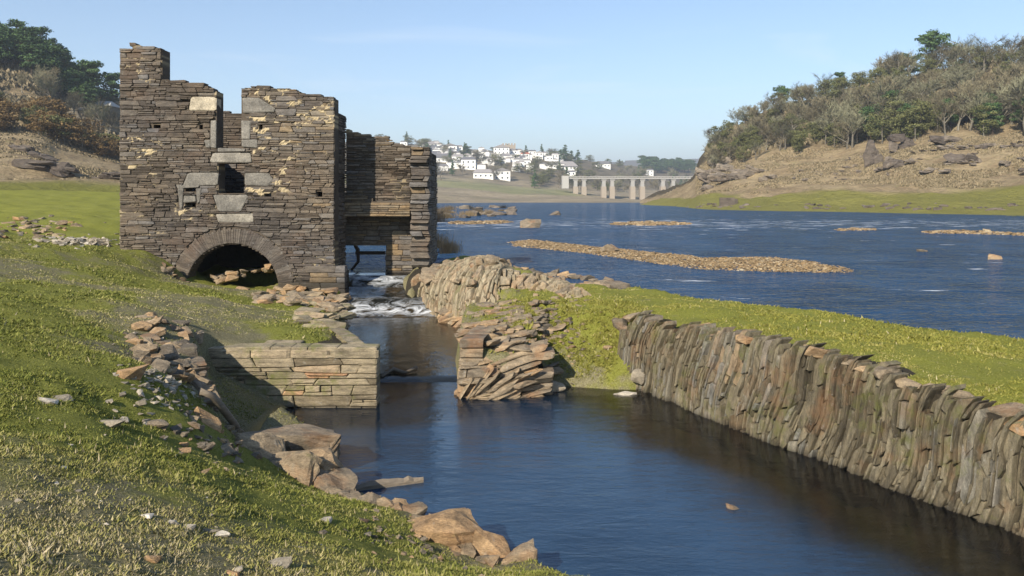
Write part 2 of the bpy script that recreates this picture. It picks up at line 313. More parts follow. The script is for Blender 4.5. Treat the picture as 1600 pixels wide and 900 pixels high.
CT += [(-9.5, 33, 1.3), (-10.5, 50, 1.3), (-13.5, 95, 1.4), (-15, 33, 2.0), (-25, 90, 2.6), (-2.5, 29.5, 1.3), (-2.2, 27, 1.4), (-2.5, 25.3, 1.2), (9.5, 4, 1.25), (13, 6, 1.15), (12, 0, 1.3), (0.2, 5.0, 1.1), (20, -5, 1.2)]
CT = np.array(CT)
def wrp(x, y): return np.stack([x, y * 1.0], -1)
_A = wrp(CT[:, 0], CT[:, 1]); _D = np.linalg.norm(_A[:, None] - _A[None], axis=-1); nC = len(CT)
_K = np.zeros((nC + 3, nC + 3)); _K[:nC, :nC] = _D; _K[:nC, nC] = 1; _K[:nC, nC + 1:] = _A; _K[nC, :nC] = 1; _K[nC + 1:, :nC] = _A.T
_K[:nC, :nC] -= np.eye(nC) * 0.15
_W = np.linalg.solve(_K, np.concatenate([CT[:, 2], [0, 0, 0]]))
def landz(x, y):
    out = np.empty(x.shape); X = wrp(x, y)
    for i in range(0, len(x), 20000):
        d = np.linalg.norm(X[i:i + 20000, None] - _A[None], axis=-1); out[i:i + 20000] = d @ _W[:nC] + _W[nC] + X[i:i + 20000] @ _W[nC + 1:]
    return out
CHP = ([15.55, 15.8, 23.5, 24.0, 24.8, 25.6, 26.2, 27.0, 27.6], [0.0, .06, .06, .13, .46, .57, .67, .96, 1.0])
def near(x, y):
    x = np.asarray(x, float).ravel(); y = np.asarray(y, float).ravel()
    z = landz(x, y); d1 = polydist(x, y, POOL); d2 = polydist(x, y, RIV)
    z = z + (fbm(x * .9, y * .9, 3) - .5) * .18 * np.clip(y / 12, .4, 2) + (fbm(x * 4, y * 4, 5) - .5) * 0.07
    wl_ = np.interp(y, *CHP)
    z = np.where(d1 > -1.0, np.maximum(z, wl_ + 0.04), z)
    z = np.where(d2 > -1.5, np.maximum(z, 1.05), z) if True else z
    z = np.where((x > -4.6) & (x < -1.9) & (y > 23) & (y < 27.3), np.minimum(z, np.clip(.55 + .16 * (y - 24), .5, 1.05)), z)
    gb = sstep(x, .3, .7) * sstep(2.75 - x, 0, .3) * (y > 13.5) * (y < 18); z = z * (1 - gb) + np.minimum(z, .05 + .62 * np.maximum(-d1, 0) + (fbm(x * 3, y * 3, 6) - .5) * .12) * gb
    ww = (x > 1.9) & (y < 15.0); t1 = np.where(ww, sstep(d1, -.55, -.28), sstep(d1, -.22, .12)); t2 = sstep(d2, -.35, .5)
    inl = sstep(-x, 3.5, 4.0) * (y > 10.3) * (y < 14.0) * (x > -5.6)
    bed1 = np.interp(y, CHP[0], CHP[1]) - .38 - .25 * sstep(d1, 0.2, 1.6) + (fbm(x * 2, y * 2, 9) - .5) * .25
    bed1 = bed1 * (1 - inl) + (.03 + .5 * sstep(-x, 3.8, 5.0) + (fbm(x * 3, y * 3, 9) - .5) * .12) * inl
    z = z * (1 - t1) + bed1 * t1
    z = z * (1 - t2) + (0.45) * t2
    return z, d1, d2
def H(x, y): return float(near([x], [y])[0][0])

# near land: finer where it lies near
def build_ground():
    na, ny = 470, 430
    a = np.linspace(-1.5, 1.5, na); a = np.sign(a) * np.abs(a / 1.5) ** 1.35 * 1.5
    Y = np.geomspace(3.0, 112, ny)
    A, YY = np.meshgrid(a, Y); X = A * (YY + 1.5); Y2 = YY - 1.2
    x = X.ravel(); y = Y2.ravel(); z, d1, d2 = near(x, y)
    dry = fbm(x * .35, y * .35, 21, 5)
    dry = sstep(dry, .47, .68) * .5 + .14 * fbm(x * 2.2, y * 2.2, 33, 3)
    bank = np.maximum(sstep(d1, -.9, -.1) * (y < 22), 0)
    dry = np.clip(dry + bank * .55, 0, 1)
    right = sstep(x + y * .1 - 1.0, 0, 1.5)
    lush = np.clip(right * 0.8 + (y > 27) * .9 * (x < -5) + .55 * (fbm(x * .25, y * .25, 40) - .25), 0, 1)
    dry = np.where(right > .5, dry * .55, dry)
    dry = np.where((y > 26) & (x < -9), dry * .35, dry)
    dry = np.where(right > .5, np.clip(dry + sstep(.95 - z, 0, .5) * .38 * sstep(fbm(x * 1.5, y * 1.5, 12), .3, .6), 0, 1), dry); lush = np.where(right > .5, lush * (1 - .5 * sstep(.95 - z, 0, .4)), lush)
    fz = (x > -4.8) & (x < -1.4) & (y > 22.5) & (y < 29); dry = np.where(fz, 1.0, dry); lush = np.where(fz, 0, lush)
    rub = np.exp(-(((x + 4.9) / .9) ** 2 + ((y - 11.4) / 1.6) ** 2)); dry = np.clip(dry + rub * .8, 0, 1)
    low = np.exp(-(((x + 2.2) / 2.6) ** 2 + ((y - 4.2) / 1.7) ** 2)); dry = np.clip(dry + low * .62, 0, 1)
    bed = np.maximum(sstep(d1, -.05, .1), sstep(d2, -.1, .2)) * sstep(np.interp(y, *CHP) * (d2 < -.1) + 1.0 * (d2 >= -.1) + .06 - z, -.02, .05)
    z = z - 4 * sstep(y, 82, 98) * (x < -8)
    idx = np.arange(na * ny).reshape(ny, na)
    f = np.stack([idx[:-1, :-1], idx[:-1, 1:], idx[1:, 1:], idx[1:, :-1]], -1).reshape(-1, 4)
    o = mesh('ground', np.stack([x, y, z], -1), f, M['ground'], None, {'dry': dry, 'lush': lush, 'bed': bed}, True, False)
    tag(o, kind='structure')
build_ground()
def flat(name, poly, z, mat):
    tri = geometry.tessellate_polygon([[Vector((x, y, 0)) for x, y in poly]])
    fs = []
    for t in tri:
        a, b, c = [Vector((*poly[i], 0)) for i in t]
        fs.append(tuple(t) if (b - a).cross(c - a).z > 0 else tuple(t)[::-1])
    return tag(mesh(name, [(x, y, z) for x, y in poly], fs, mat, None, None, False, False), kind='structure')
flat('land_base', [(-6000, -600), (6000, -600), (6000, 9000), (-6000, 9000)], -1.5, M['farhill'])
def pool():
    xs = np.linspace(-7.5, 14, 130); ys = np.linspace(-3, 15.7, 120); X, Y = np.meshgrid(xs, ys); x = X.ravel(); y = Y.ravel()
    wl_ = [(2.2, 15.2), (2.49, 14.65), P(1157, 673, 0), P(1300, 725, 0), P(1517, 808, 0), (6.55, 6.5), (7.4, 4.8), (9, 1), (30, 1), (30, 16), (2.2, 16)]
    dw = -polydist(x, y, wl_); lf = -polydist(x, y, [(-8, 13.4), (-2.3, 13.4), (-1, 14.6), (2.5, 14.9), (2.5, 17), (-8, 17)])
    nn = (fbm(x * .5, y * .5, 15, 4) - .5) * 1.6
    sh = np.maximum(sstep(2.2 - dw + nn, 0, 1.0), .8 * sstep(1.5 - lf + nn, 0, 1.0)); sh = np.maximum(sh, .6 * sstep(-x - 2.6 + nn * .5, 0, .6))
    idx = np.arange(len(x)).reshape(len(ys), len(xs)); f = np.stack([idx[:-1, :-1], idx[:-1, 1:], idx[1:, 1:], idx[1:, :-1]], -1).reshape(-1, 4)
    tag(mesh('pool', np.stack([x, y, x * 0], -1), f, M['pool'], None, {'shal': sh}, False, False), kind='structure')
pool()
flat('river', [(-5.45, 27.58), (-3.2, 27.58), (-1.6, 27.0), (-1.0, 24), (1.2, 20.5), (3.5, 18.6), (6.6, 13.6), (9.0, 11.0), (14, 6.5), (22, 0), (50, -25), (500, -25), (500, 110), (330, 500), (-120, 500), (-60, 300), (-25, 110), (-13, 40), (-9, 27.58)], 1.0, M['river'])
def stream():
    xs = np.linspace(-7.2, 1.2, 120); ys = np.concatenate([np.linspace(15.55, 23.2, 60), np.linspace(23.3, 27.6, 110)])
    X, Y = np.meshgrid(xs, ys); x = X.ravel(); y = Y.ravel()
    yw = y + (fbm(x * 1.3, y * .6, 61) - .5) * .5 * sstep(y, 22.5, 23.5) * sstep(27.5 - y, 0, .5)
    z = np.interp(yw, *CHP)
    fo = np.exp(-((yw - 24.15) / .45) ** 2) * 1.0 + np.exp(-((yw - 26.75) / .38) ** 2) * .9 + .22 * sstep(yw, 24.3, 24.8) * (yw < 27) + .1 * np.exp(-((yw - 23.8) / .5) ** 2)
    z = z + (fbm(x * 2.2, y * 1.6, 63, 3) - .5) * .16 * np.clip(fo, 0, 1)
    nx = len(xs); idx = np.arange(len(x)).reshape(len(ys), nx)
    f = np.stack([idx[:-1, :-1], idx[:-1, 1:], idx[1:, 1:], idx[1:, :-1]], -1).reshape(-1, 4)
    tag(mesh('stream_water', np.stack([x, y, z], -1), f, M['stream'], None, {'foam': fo}, True, False), kind='structure')
stream()

# ------------------------------------------------------------------ hills as lofted sheets
def cat_w(t): return np.stack([-.5 * t + t * t - .5 * t ** 3, 1 - 2.5 * t * t + 1.5 * t ** 3, .5 * t + 2 * t * t - 1.5 * t ** 3, -.5 * t * t + .5 * t ** 3], -1)
class Loft:
    def __init__(s, st):
        s.us = np.array([k for k, _ in st], float)
        s.G = np.array([[Q(k, v, Y) for v, Y in rows] for k, rows in st]); s.nu, s.nv = s.G.shape[:2]
    def ev(s, a, b):
        a = np.clip(np.asarray(a, float), 0, s.nu - 1 - 1e-6); b = np.clip(np.asarray(b, float), 0, s.nv - 1 - 1e-6)
        ia = np.floor(a).astype(int); ib = np.floor(b).astype(int); wa = cat_w(a - ia); wb = cat_w(b - ib); r = 0
        for i in range(4):
            for j in range(4):
                r = r + s.G[np.clip(ia + i - 1, 0, s.nu - 1), np.clip(ib + j - 1, 0, s.nv - 1)] * (wa[..., i] * wb[..., j])[..., None]
        return r
    def nz(s, p, b, amp, scl):
        k = np.clip(np.minimum(b, 1.5) / 1.5, 0, 1)
        return (fbm(p[..., 0] * scl, p[..., 1] * scl + p[..., 2] * scl, 77, 6) - .5) * amp * k
    def pt(s, u, b):
        a = np.interp(u, s.us, np.arange(s.nu)); p = s.ev(a, b).copy(); p[..., 2] += s.nz(p, np.asarray(b, float), s.amp, s.scl); return p
    def at(s, u, v):                       # first point of the slope that the ray through (u, v) meets
        b = np.linspace(0, s.nv - 1, 300); p = s.pt(np.full(300, u), b); vv = VH - (p[:, 2] - CZ) * F / p[:, 1]
        k = np.argmax(vv <= v) if (vv <= v).any() else int(np.argmin(vv)); return p[k], b[k]
    def build(s, name, mat, nu, nv, amp, scl, green, wood):
        s.amp, s.scl = amp, scl
        U, B = np.meshgrid(np.linspace(s.us[0], s.us[-1], nu), np.linspace(0, s.nv - 1, nv)); p = s.pt(U.ravel(), B.ravel())
        idx = np.arange(nu * nv).reshape(nv, nu); f = np.stack([idx[:-1, :-1], idx[:-1, 1:], idx[1:, 1:], idx[1:, :-1]], -1).reshape(-1, 4)
        tag(mesh(name, p, f, mat, None, {'green': green(U.ravel(), B.ravel(), p), 'wood': wood(U.ravel(), B.ravel(), p)}, True, False), kind='structure')
def foot(Y): return (VH + (CZ - .2) * F / Y, Y)
RH = Loft([(1000, [foot(262), (319.0, 285), (317, 320), (316, 350), (316, 380), (316, 420), (318, 470), (330, 600)]),
           (1050, [foot(222), (317, 240), (312, 262), (305, 285), (300, 310), (296, 335), (298, 370), (320, 520)]),
           (1082, [foot(180), (317, 200), (308, 222), (298, 240), (288, 262), (284, 285), (286, 320), (310, 470)]),
           (1103, [foot(160), (316, 185), (304, 205), (290, 222), (262, 245), (248, 270), (250, 300), (300, 450)]),
           (1200, [foot(146), (316, 165), (303, 180), (275, 208), (240, 235), (203, 265), (186, 295), (250, 440)]),
           (1330, [foot(134), (315, 150), (299, 165), (265, 195), (228, 220), (182, 250), (152, 285), (230, 430)]),
           (1450, [foot(119), (315, 137), (297, 155), (262, 178), (218, 203), (165, 235), (122, 275), (210, 420)]),
           (1600, [foot(107), (313, 130), (292, 145), (258, 165), (196, 190), (140, 225), (104, 270), (190, 410)]),
           (1850, [foot(96), (313, 118), (288, 132), (250, 152), (180, 180), (115, 215), (80, 265), (170, 400)]),
           (2400, [foot(80), (312, 100), (285, 118), (240, 140), (165, 170), (100, 210), (60, 260), (150, 400)])])
RH.build('right_hillside', M['hill'], 330, 200, 5.5, .06, lambda u, b, p: .9 * sstep(2.05 + (fbm(p[:, 0] * .05, p[:, 1] * .05, 3) - .5) * .8 - b, 0, .35), lambda u, b, p: sstep(b, 3.9, 4.4) * .95)
LH = Loft([(-1400, [(330, 40), (300, 60), (285, 85), (240, 110), (170, 150), (90, 190), (40, 240), (140, 380)]),
           (-500, [(324, 50), (297, 66), (284, 90), (250, 120), (190, 160), (120, 205), (75, 250), (160, 380)]),
           (0, [(316, 66), (295, 80), (278, 105), (225, 140), (165, 185), (110, 225), (82, 262), (150, 390)]),
           (100, [(316, 68), (296, 84), (282, 110), (244, 145), (196, 190), (158, 235), (130, 280), (190, 400)]),
           (190, [(316, 70), (296, 88), (286, 115), (262, 155), (232, 195), (196, 245), (160, 300), (220, 420)]),
           (300, [(316, 74), (297, 92), (290, 125), (272, 170), (248, 225), (225, 290), (215, 360), (250, 500)]),
           (470, [(318, 80), (303, 100), (300, 135), (296, 180), (292, 240), (290, 300), (290, 380), (300, 520)])])
LH.build('left_hillside', M['hill'], 260, 190, 4.0, .06, lambda u, b, p: sstep(1.35 + (fbm(p[:, 0] * .06, p[:, 1] * .06, 3) - .5) * .7 - b, 0, .4), lambda u, b, p: sstep(b, 4.3, 5.0) * .9)
FH = Loft([(100, [foot(300), (306, 420), (290, 520), (262, 700), (240, 900), (222, 1050), (218, 1150), (240, 1700)]),
           (600, [foot(310), (310, 400), (294, 520), (268, 700), (246, 860), (230, 1000), (224, 1120), (240, 1700)]),
           (680, [foot(315), (308, 400), (294, 520), (275, 680), (255, 820), (240, 950), (230, 1080), (242, 1700)]),
           (800, [foot(325), (310, 420), (299, 540), (282, 690), (262, 820), (248, 940), (240, 1060), (250, 1700)]),
           (900, [foot(335), (312, 430), (305, 560), (292, 700), (272, 840), (256, 980), (250, 1120), (256, 1700)]),
           (1000, [foot(345), (314, 450), (309, 600), (299, 760), (284, 900), (270, 1080), (262, 1250), (262, 1800)]),
           (1100, [foot(355), (314, 460), (309, 620), (300, 800), (286, 960), (272, 1150), (266, 1350), (264, 1900)]),
           (1300, [foot(360), (314, 470), (308, 640), (298, 820), (284, 980), (270, 1180), (264, 1400), (262, 2000)])])
FH.build('far_hillside', M['farhill'], 260, 170, 9, .012, lambda u, b, p: sstep(fbm(p[:, 0] * .012, p[:, 1] * .012, 8), .5, .62) * .55 * sstep(3.0 - b, 0, .5) * sstep(b, 1.2, 1.8), lambda u, b, p: sstep(b, 2.9, 3.5) * .6)
DH = Loft([(-3000, [(308, 2200), (262, 2800), (235, 3600), (300, 6000)]), (600, [(308, 2200), (270, 2800), (250, 3600), (300, 6000)]), (1000, [(308, 2200), (266, 2800), (259, 3600), (300, 6000)]), (1300, [(308, 2200), (260, 2800), (250, 3600), (300, 6000)]), (4500, [(308, 2200), (250, 2800), (235, 3600), (300, 6000)])])
DH.build('distant_hills', M['farhill'], 200, 40, 40, .002, lambda u, b, p: b * 0, lambda u, b, p: b * 0 + .9)

# ------------------------------------------------------------------ stones and rocks
def rock_mesh(seed, sx, sy, sz, sub=2, rough=0.10, npts=16, lay=0.0, flatt=1.0):
    r = random.Random(seed); bm = bmesh.new()
    for i in range(npts):
        while True:
            p = Vector((r.uniform(-1, 1), r.uniform(-1, 1), r.uniform(-1, 1)))
            m_ = max(abs(p.x), abs(p.y), abs(p.z))
            if m_ > .72 and p.length < 1.45: break
        bm.verts.new((p.x * sx / 2, p.y * sy / 2, p.z * sz / 2 * flatt))
    res = bmesh.ops.convex_hull(bm, input=bm.verts[:])
    bmesh.ops.delete(bm, geom=[v for v in bm.verts if not v.link_faces], context='VERTS')
    if sub:
        bmesh.ops.subdivide_edges(bm, edges=bm.edges[:], cuts=1 if sub == 1 else sub, use_grid_fill=True)
        bmesh.ops.triangulate(bm, faces=bm.faces[:])
        bmesh.ops.smooth_vert(bm, verts=bm.verts[:], factor=0.12, use_axis_x=True, use_axis_y=True, use_axis_z=True)
        s = min(sx, sy, sz); co = np.array([v.co[:] for v in bm.verts]); off = seed * 3.7
        nzv = fbm(co[:, 0] / s * 1.7 + off + co[:, 2] / s * 2.1, co[:, 1] / s * 1.7 - co[:, 2] / s * 1.3, seed % 50, 4) - .5
        for v, q in zip(bm.verts, nzv):
            v.co += v.co.normalized() * q * s * rough * 3
            st = ((v.co.z + .3 * v.co.x) / s * 4.5 + q * 1.5 + off) % 1; kk = 1 + (st - .5) * .07; v.co.x *= kk; v.co.y *= kk
    bmesh.ops.recalc_face_normals(bm, faces=bm.faces[:])
    V = [v.co[:] for v in bm.verts]; bm.verts.index_update(); Fs = [tuple(v.index for v in f.verts) for f in bm.faces]; bm.free()
    return np.array(V), Fs
def xform(V, loc, rot=(0, 0, 0), s=1.0):
    e = Matrix.Rotation(rot[2], 3, 'Z') @ Matrix.Rotation(rot[1], 3, 'Y') @ Matrix.Rotation(rot[0], 3, 'X')
    return (np.asarray(V) * s) @ np.array(e).T + np.array(loc)
def rock(name, u, v, z, size, rot=(0, 0, 0), mat='rock', rnd=.5, label=None, cat='rock', group=None, seed=None, sub=2, rough=.1, npts=16, loc=None, parent=None):
    V, Fs = rock_mesh(seed if seed is not None else rng.randrange(9999), *size, sub=sub, rough=rough, npts=npts)
    L = loc if loc is not None else (*P(u, v, z), z)
    o = mesh(name, xform(V, L, rot), Fs, M[mat], parent, {'rnd': [rnd] * len(V)}, False)
    return tag(o, label, cat if parent is None else None, group)

# a dressed or rubble stone from a polygon in wall coordinates (s, t); mp(s, t, d) gives the point d in front of the wall
def stone_geo(poly, mp, gap, depth, bulge, r, cham=0.22, taper=1.6):
    c = np.mean(poly, 0); poly = np.array(poly)
    if cham:
        q = []
        for i in range(len(poly)):
            a, b, d = poly[i - 1], poly[i], poly[(i + 1) % len(poly)]
            q += [b + (a - b) * cham * r.uniform(.5, 1.2), b + (d - b) * cham * r.uniform(.5, 1.2)]
        poly = np.array(q)
    hw = np.abs(poly - c).max(0) + 1e-6
    def ring(g, d, j=0):
        k = np.clip(1 - g / hw, .15, 1)
        return [mp(*(c + (p - c) * k + np.array([r.uniform(-j, j), r.uniform(-j, j)]) * hw), d + (r.uniform(-j, j) * bulge if j else 0)) for p in poly]
    n = len(poly); tl = r.uniform(-.35, .35) * bulge
    R0 = ring(gap, -depth); R1 = ring(gap, 0, .03); e = min(hw) * .17 + gap
    k = np.clip(1 - e / hw, .3, .9)
    R2 = [mp(*(c + (p - c) * k + np.array([r.uniform(-.05, .05), r.uniform(-.05, .05)]) * hw), bulge * r.uniform(.6, 1.1) + tl * (p - c)[0] / hw[0]) for p in poly]
    V = R0 + R1 + R2 + [mp(*c, bulge * r.uniform(.8, 1.15))]
    Fs = []
    for a in (0, n):
        for i in range(n): Fs.append((a + i, a + (i + 1) % n, a + n + (i + 1) % n, a + n + i))
    for i in range(n): Fs.append((2 * n + i, 2 * n + (i + 1) % n, 3 * n))
    return V, Fs
def area(p):
    p = np.asarray(p); x, y = p[:, 0], p[:, 1]; return .5 * abs(np.dot(x, np.roll(y, 1)) - np.dot(y, np.roll(x, 1)))
def clip(poly, n, c):                      # keep n.p <= c
    out = []
    for i in range(len(poly)):
        a, b = poly[i - 1], poly[i]; da = a[0] * n[0] + a[1] * n[1] - c; db = b[0] * n[0] + b[1] * n[1] - c
        if (da <= 0) != (db <= 0): t = da / (da - db); out.append((a[0] + (b[0] - a[0]) * t, a[1] + (b[1] - a[1]) * t))
        if db <= 0: out.append(b)
    return out
def sub_convex(poly, hole):                # hole: list of (n, c) half planes (inside n.p <= c); keep the biggest outer piece
    q = poly
    for n, c in hole: q = clip(q, n, c) if q else q
    if not q or area(q) < 1e-5: return poly
    best = None; ba = 0
    for n, c in hole:
        w_ = clip(poly, (-n[0], -n[1]), -c)
        if w_ and area(w_) > ba: ba = area(w_); best = w_
    return best
def rect(x0, x1, z0, z1): return [((-1, 0), -x0), ((1, 0), x1), ((0, -1), -z0), ((0, 1), z1)]
def courses(s0, s1, t0, t1, hr, wr, r, split=.45, wob=.02, jog=.03):
    """coursed rubble: polygons (s,t)"""
    out = []; t = t0; k = 0; ph = r.uniform(0, 100)
    def bd(i, s): return (float(vnoise(s * .8 + ph, i * 7.3, 5)) - .5) * 2 * wob if 0 < i else 0
    while t < t1:
        h = r.uniform(*hr); s = s0
        while s < s1:
            w_ = r.uniform(*wr) * (.7 + h / hr[1] * .6); e = min(s + w_, s1)
            if s1 - e < wr[0] * .5: e = s1
            j0 = 0 if s == s0 else getattr(courses, 'j', 0); j1 = 0 if e >= s1 else r.uniform(-jog, jog); courses.j = j1
            nl = 1
            if r.random() < split: nl = 2 if h < hr[1] * .8 else r.choice([2, 3])
            cuts = [0] + sorted(r.uniform(.3, .7) if nl == 2 else (q + 1) / nl + r.uniform(-.06, .06) for q in range(nl - 1)) + [1]
            for q in range(nl):
                def yy(ss, f): b0 = t + bd(k, ss); b1 = t + h + bd(k + 1, ss); return b0 + (b1 - b0) * f
                a, b = cuts[q], cuts[q + 1]; m_ = (s + e) / 2
                if nl > 1 and e - s > wr[0] * 1.6 and r.random() < .35:
                    xm = s + (e - s) * r.uniform(.35, .65)
                    for x0, x1 in ((s, xm), (xm, e)): out.append([(x0 + j0 * (x0 == s) * .5, yy(x0, a)), (x1, yy(x1, a)), (x1, yy(x1, b)), (x0 + j0 * (x0 == s) * .5, yy(x0, b))])
                else:
                    out.append([(s - j0 * (1 - 2 * a), yy(s, a)), (m_, yy(m_, a)), (e - j1 * (1 - 2 * a), yy(e, a)), (e - j1 * (1 - 2 * b), yy(e, b)), (m_, yy(m_, b)), (s - j0 * (1 - 2 * b), yy(s, b))])
            s = e
        t += h; k += 1
    return out
def voronoi(s0, s1, t0, t1, ds, dt, r, lean=0.0, relax=0.32):
    """cells about ds wide and dt tall in staggered columns"""
    pts = []; i = 0; s = s0 - ds * 2
    while s < s1 + ds * 2:
        t = t0 - dt * 2 + r.uniform(0, dt)
        while t < t1 + dt * 2:
            pts.append((s / ds + r.uniform(-relax, relax), t / dt)); t += dt * r.uniform(.65, 1.45)
        s += ds * r.uniform(.6, 1.45)
    A = np.array(pts); cells = []
    for i, p in enumerate(A):
        d = ((A - p) ** 2).sum(1); nb = np.argsort(d)[1:22]; c = [(p[0] - 3, p[1] - 3), (p[0] + 3, p[1] - 3), (p[0] + 3, p[1] + 3), (p[0] - 3, p[1] + 3)]
        for j in nb:
            n = A[j] - p; m_ = (A[j] + p) / 2; c = clip(c, (n[0], n[1]), float(n @ m_))
            if len(c) < 3: break
        if len(c) < 3: continue
        q = [(x * ds + y * dt * lean, y * dt) for x, y in c]; q = [(min(max(x, s0), s1), min(max(y, t0), t1)) for x, y in q]
        if area(q) > ds * dt * .12: cells.append(q)
    return cells
def lay(cells, mp, parent, mat, limit, r, gap=.006, depth=.1, bulge=.02, cham=.2, name='stone', restname='small_stones', rf=None, bf=None):
    cells = sorted(cells, key=lambda c: -area(c)); rest = MB()
    for i, c in enumerate(cells):
        cc = np.mean(c, 0); rv = rf(cc, r) if rf else r.random(); off = r.uniform(-.012, .018) if bf is None else bf(cc, r)
        V, Fs = stone_geo(c, (lambda s, t, d, off=off: mp(s, t, d + off)), gap, depth, bulge * r.uniform(.5, 1.5), r, cham)
        if i < limit: mesh(name, V, Fs, M[mat], parent, {'rnd': [rv] * len(V)})
        else: rest.add(V, Fs, rv)
    if rest.v: tag(rest.build(restname, M[mat], parent), kind='stuff')
def voxcore(name, x0, x1, z0, z1, res, solid, mp, thick, mat, parent, inset=.03, mortf=None):
    nx = int(round((x1 - x0) / res)); nz_ = int(round((z1 - z0) / res)); ok = np.zeros((nx + 2, nz_ + 2), bool)
    for i in range(nx):
        for j in range(nz_): ok[i + 1, j + 1] = solid(x0 + (i + .5) * res, z0 + (j + .5) * res)
    V = []; Fs = []; key = {}; mo = []
    def vt(i, j, b):
        k = (i, j, b)
        if k not in key:
            s, t = x0 + i * res, z0 + j * res; m_ = float(mortf(s, t)) if mortf else 0
            key[k] = len(V); V.append(mp(s, t, (-inset + m_ * .05 * (.6 + .8 * hsh(i, j, 3))) if b == 0 else -thick)); mo.append(m_)
        return key[k]
    for i in range(1, nx + 1):
        for j in range(1, nz_ + 1):
            if not ok[i, j]: continue
            a, b = i - 1, j - 1
            Fs.append((vt(a, b, 0), vt(a + 1, b, 0), vt(a + 1, b + 1, 0), vt(a, b + 1, 0)))
            Fs.append((vt(a, b, 1), vt(a, b + 1, 1), vt(a + 1, b + 1, 1), vt(a + 1, b, 1)))
            if not ok[i - 1, j]: Fs.append((vt(a, b, 0), vt(a, b + 1, 0), vt(a, b + 1, 1), vt(a, b, 1)))
            if not ok[i + 1, j]: Fs.append((vt(a + 1, b, 0), vt(a + 1, b, 1), vt(a + 1, b + 1, 1), vt(a + 1, b + 1, 0)))
            if not ok[i, j - 1]: Fs.append((vt(a, b, 0), vt(a, b, 1), vt(a + 1, b, 1), vt(a + 1, b, 0)))
            if not ok[i, j + 1]: Fs.append((vt(a, b + 1, 0), vt(a + 1, b + 1, 0), vt(a + 1, b + 1, 1), vt(a, b + 1, 1)))
    return mesh(name, V, Fs, mat, parent, {'mort': mo})

# ------------------------------------------------------------------ the ruined mill
YM = 25.0
def mx_(u, Y=YM): return (u - 800) / F * Y
def mz_(v, Y=YM): return CZ - (v - VH) / F * Y
mill = empty('ruined_watermill', (-9, 26, .7), 'roofless stone watermill ruin with arched base beside the small waterfall', 'ruin')
def R2(u0, u1, v0, v1, Y=YM): return (mx_(u0, Y), mx_(u1, Y), mz_(v1, Y), mz_(v0, Y))
XL, XR = mx_(187), mx_(522)
AC = (mx_(363), mz_(450)); AR = 1.44
TOP = [(187, 78), (205, 76), (206, 70), (222, 71), (240, 74), (250, 76), (253, 76), (254, 124), (262, 125), (290, 127), (303, 131), (318, 131), (332, 138), (338, 143), (338.5, 231), (376.5, 231), (377, 138), (400, 134), (420, 137), (450, 139), (462, 141), (480, 146), (500, 149), (521, 151)]
def topz(x, T=TOP, Y=YM): return mz_(np.interp(800 + x / Y * F, [p[0] for p in T], [p[1] for p in T]), Y)
SPEC = [  # u0,u1,v0,v1,name,rnd, shape points or None
    ('lintel', [(299, 152), (338, 152), (338, 173), (294, 173)], 1.0), ('corbel_stone', [(378, 152), (403, 153), (431, 169), (428, 176), (378, 176)], .35),
    ('jamb', [(328, 188), (338, 188), (338, 231), (329, 231)], .5), ('jamb', [(377, 188), (391, 188), (391, 218), (377, 218)], .5),
    ('jamb_foot', [(319, 218), (328, 218), (328, 231), (321, 231)], .35), ('jamb_foot', [(377, 218), (403, 218), (401, 231), (377, 231)], .4),
    ('lintel', [(332, 238), (392, 238), (394, 254), (326, 254)], .55), ('sill', [(340, 231.5), (384, 231.5), (384, 237), (340, 237)], .3),
    ('jamb', [(293, 270), (340, 270), (340, 290), (285, 290)], .25), ('jamb', [(382, 270), (421, 270), (426, 281), (420, 290), (382, 290)], .25),
    ('sill', [(332, 304), (389, 304), (376, 330), (342, 330)], .3), ('corbel_stone', [(336, 334), (395, 334), (395, 347), (341, 347)], .6),
    ('niche_lintel', [(276, 289), (312, 289), (312, 293.5), (276, 293.5)], .15), ('niche_jamb', [(276, 294), (286, 294), (286, 326), (280, 326)], .1), ('niche_jamb', [(307, 294), (314, 294), (312, 316), (307, 318)], .1), ('niche_block', [(287, 305), (306, 305), (306, 316), (287, 316)], .3)]
def hull_planes(pts):
    pts = [(mx_(u), mz_(v)) for u, v in pts]; c = np.mean(pts, 0); out = []
    for a, b in zip(pts, pts[1:] + pts[:1]):
        n = (b[1] - a[1], a[0] - b[0]); L = math.hypot(*n)
        if L < 1e-6: continue
        n = (n[0] / L, n[1] / L); k = n[0] * a[0] + n[1] * a[1]
        if n[0] * c[0] + n[1] * c[1] > k: n = (-n[0], -n[1]); k = -k
        out.append((n, k))
    return out
OPEN = [R2(338.5, 377, 60, 231), R2(340, 381, 255, 303), R2(288, 305, 294, 300), R2(289, 306, 317, 324), R2(240, 251, 194, 199), R2(310, 317, 196, 202), R2(403, 410, 196, 202), R2(412, 423, 301, 307), R2(494, 504, 299, 307), R2(283, 296, 156, 160), R2(252, 262, 60, 124)]
def arch_planes(cx, cz, rad, c):
    a = math.atan2(c[1] - cz, c[0] - cx); n = (math.cos(a), math.sin(a)); return [(n, n[0] * cx + n[1] * cz + rad)]
def in_open(x, z):
    for a, b, c, d in OPEN:
        if a < x < b and c < z < d: return True
    return math.hypot(x - AC[0], max(z - AC[1], 0) * 1.06) < AR and z > -1
def fmap(Y): return lambda s, t, d: (s, Y - d, t)
r = random.Random(3)
def inspec(s, t): return any(all(n[0] * s + n[1] * t <= c + .05 for n, c in hp) for hp in HPL)
HPL = [hull_planes(p_) for _, p_, _r in SPEC]
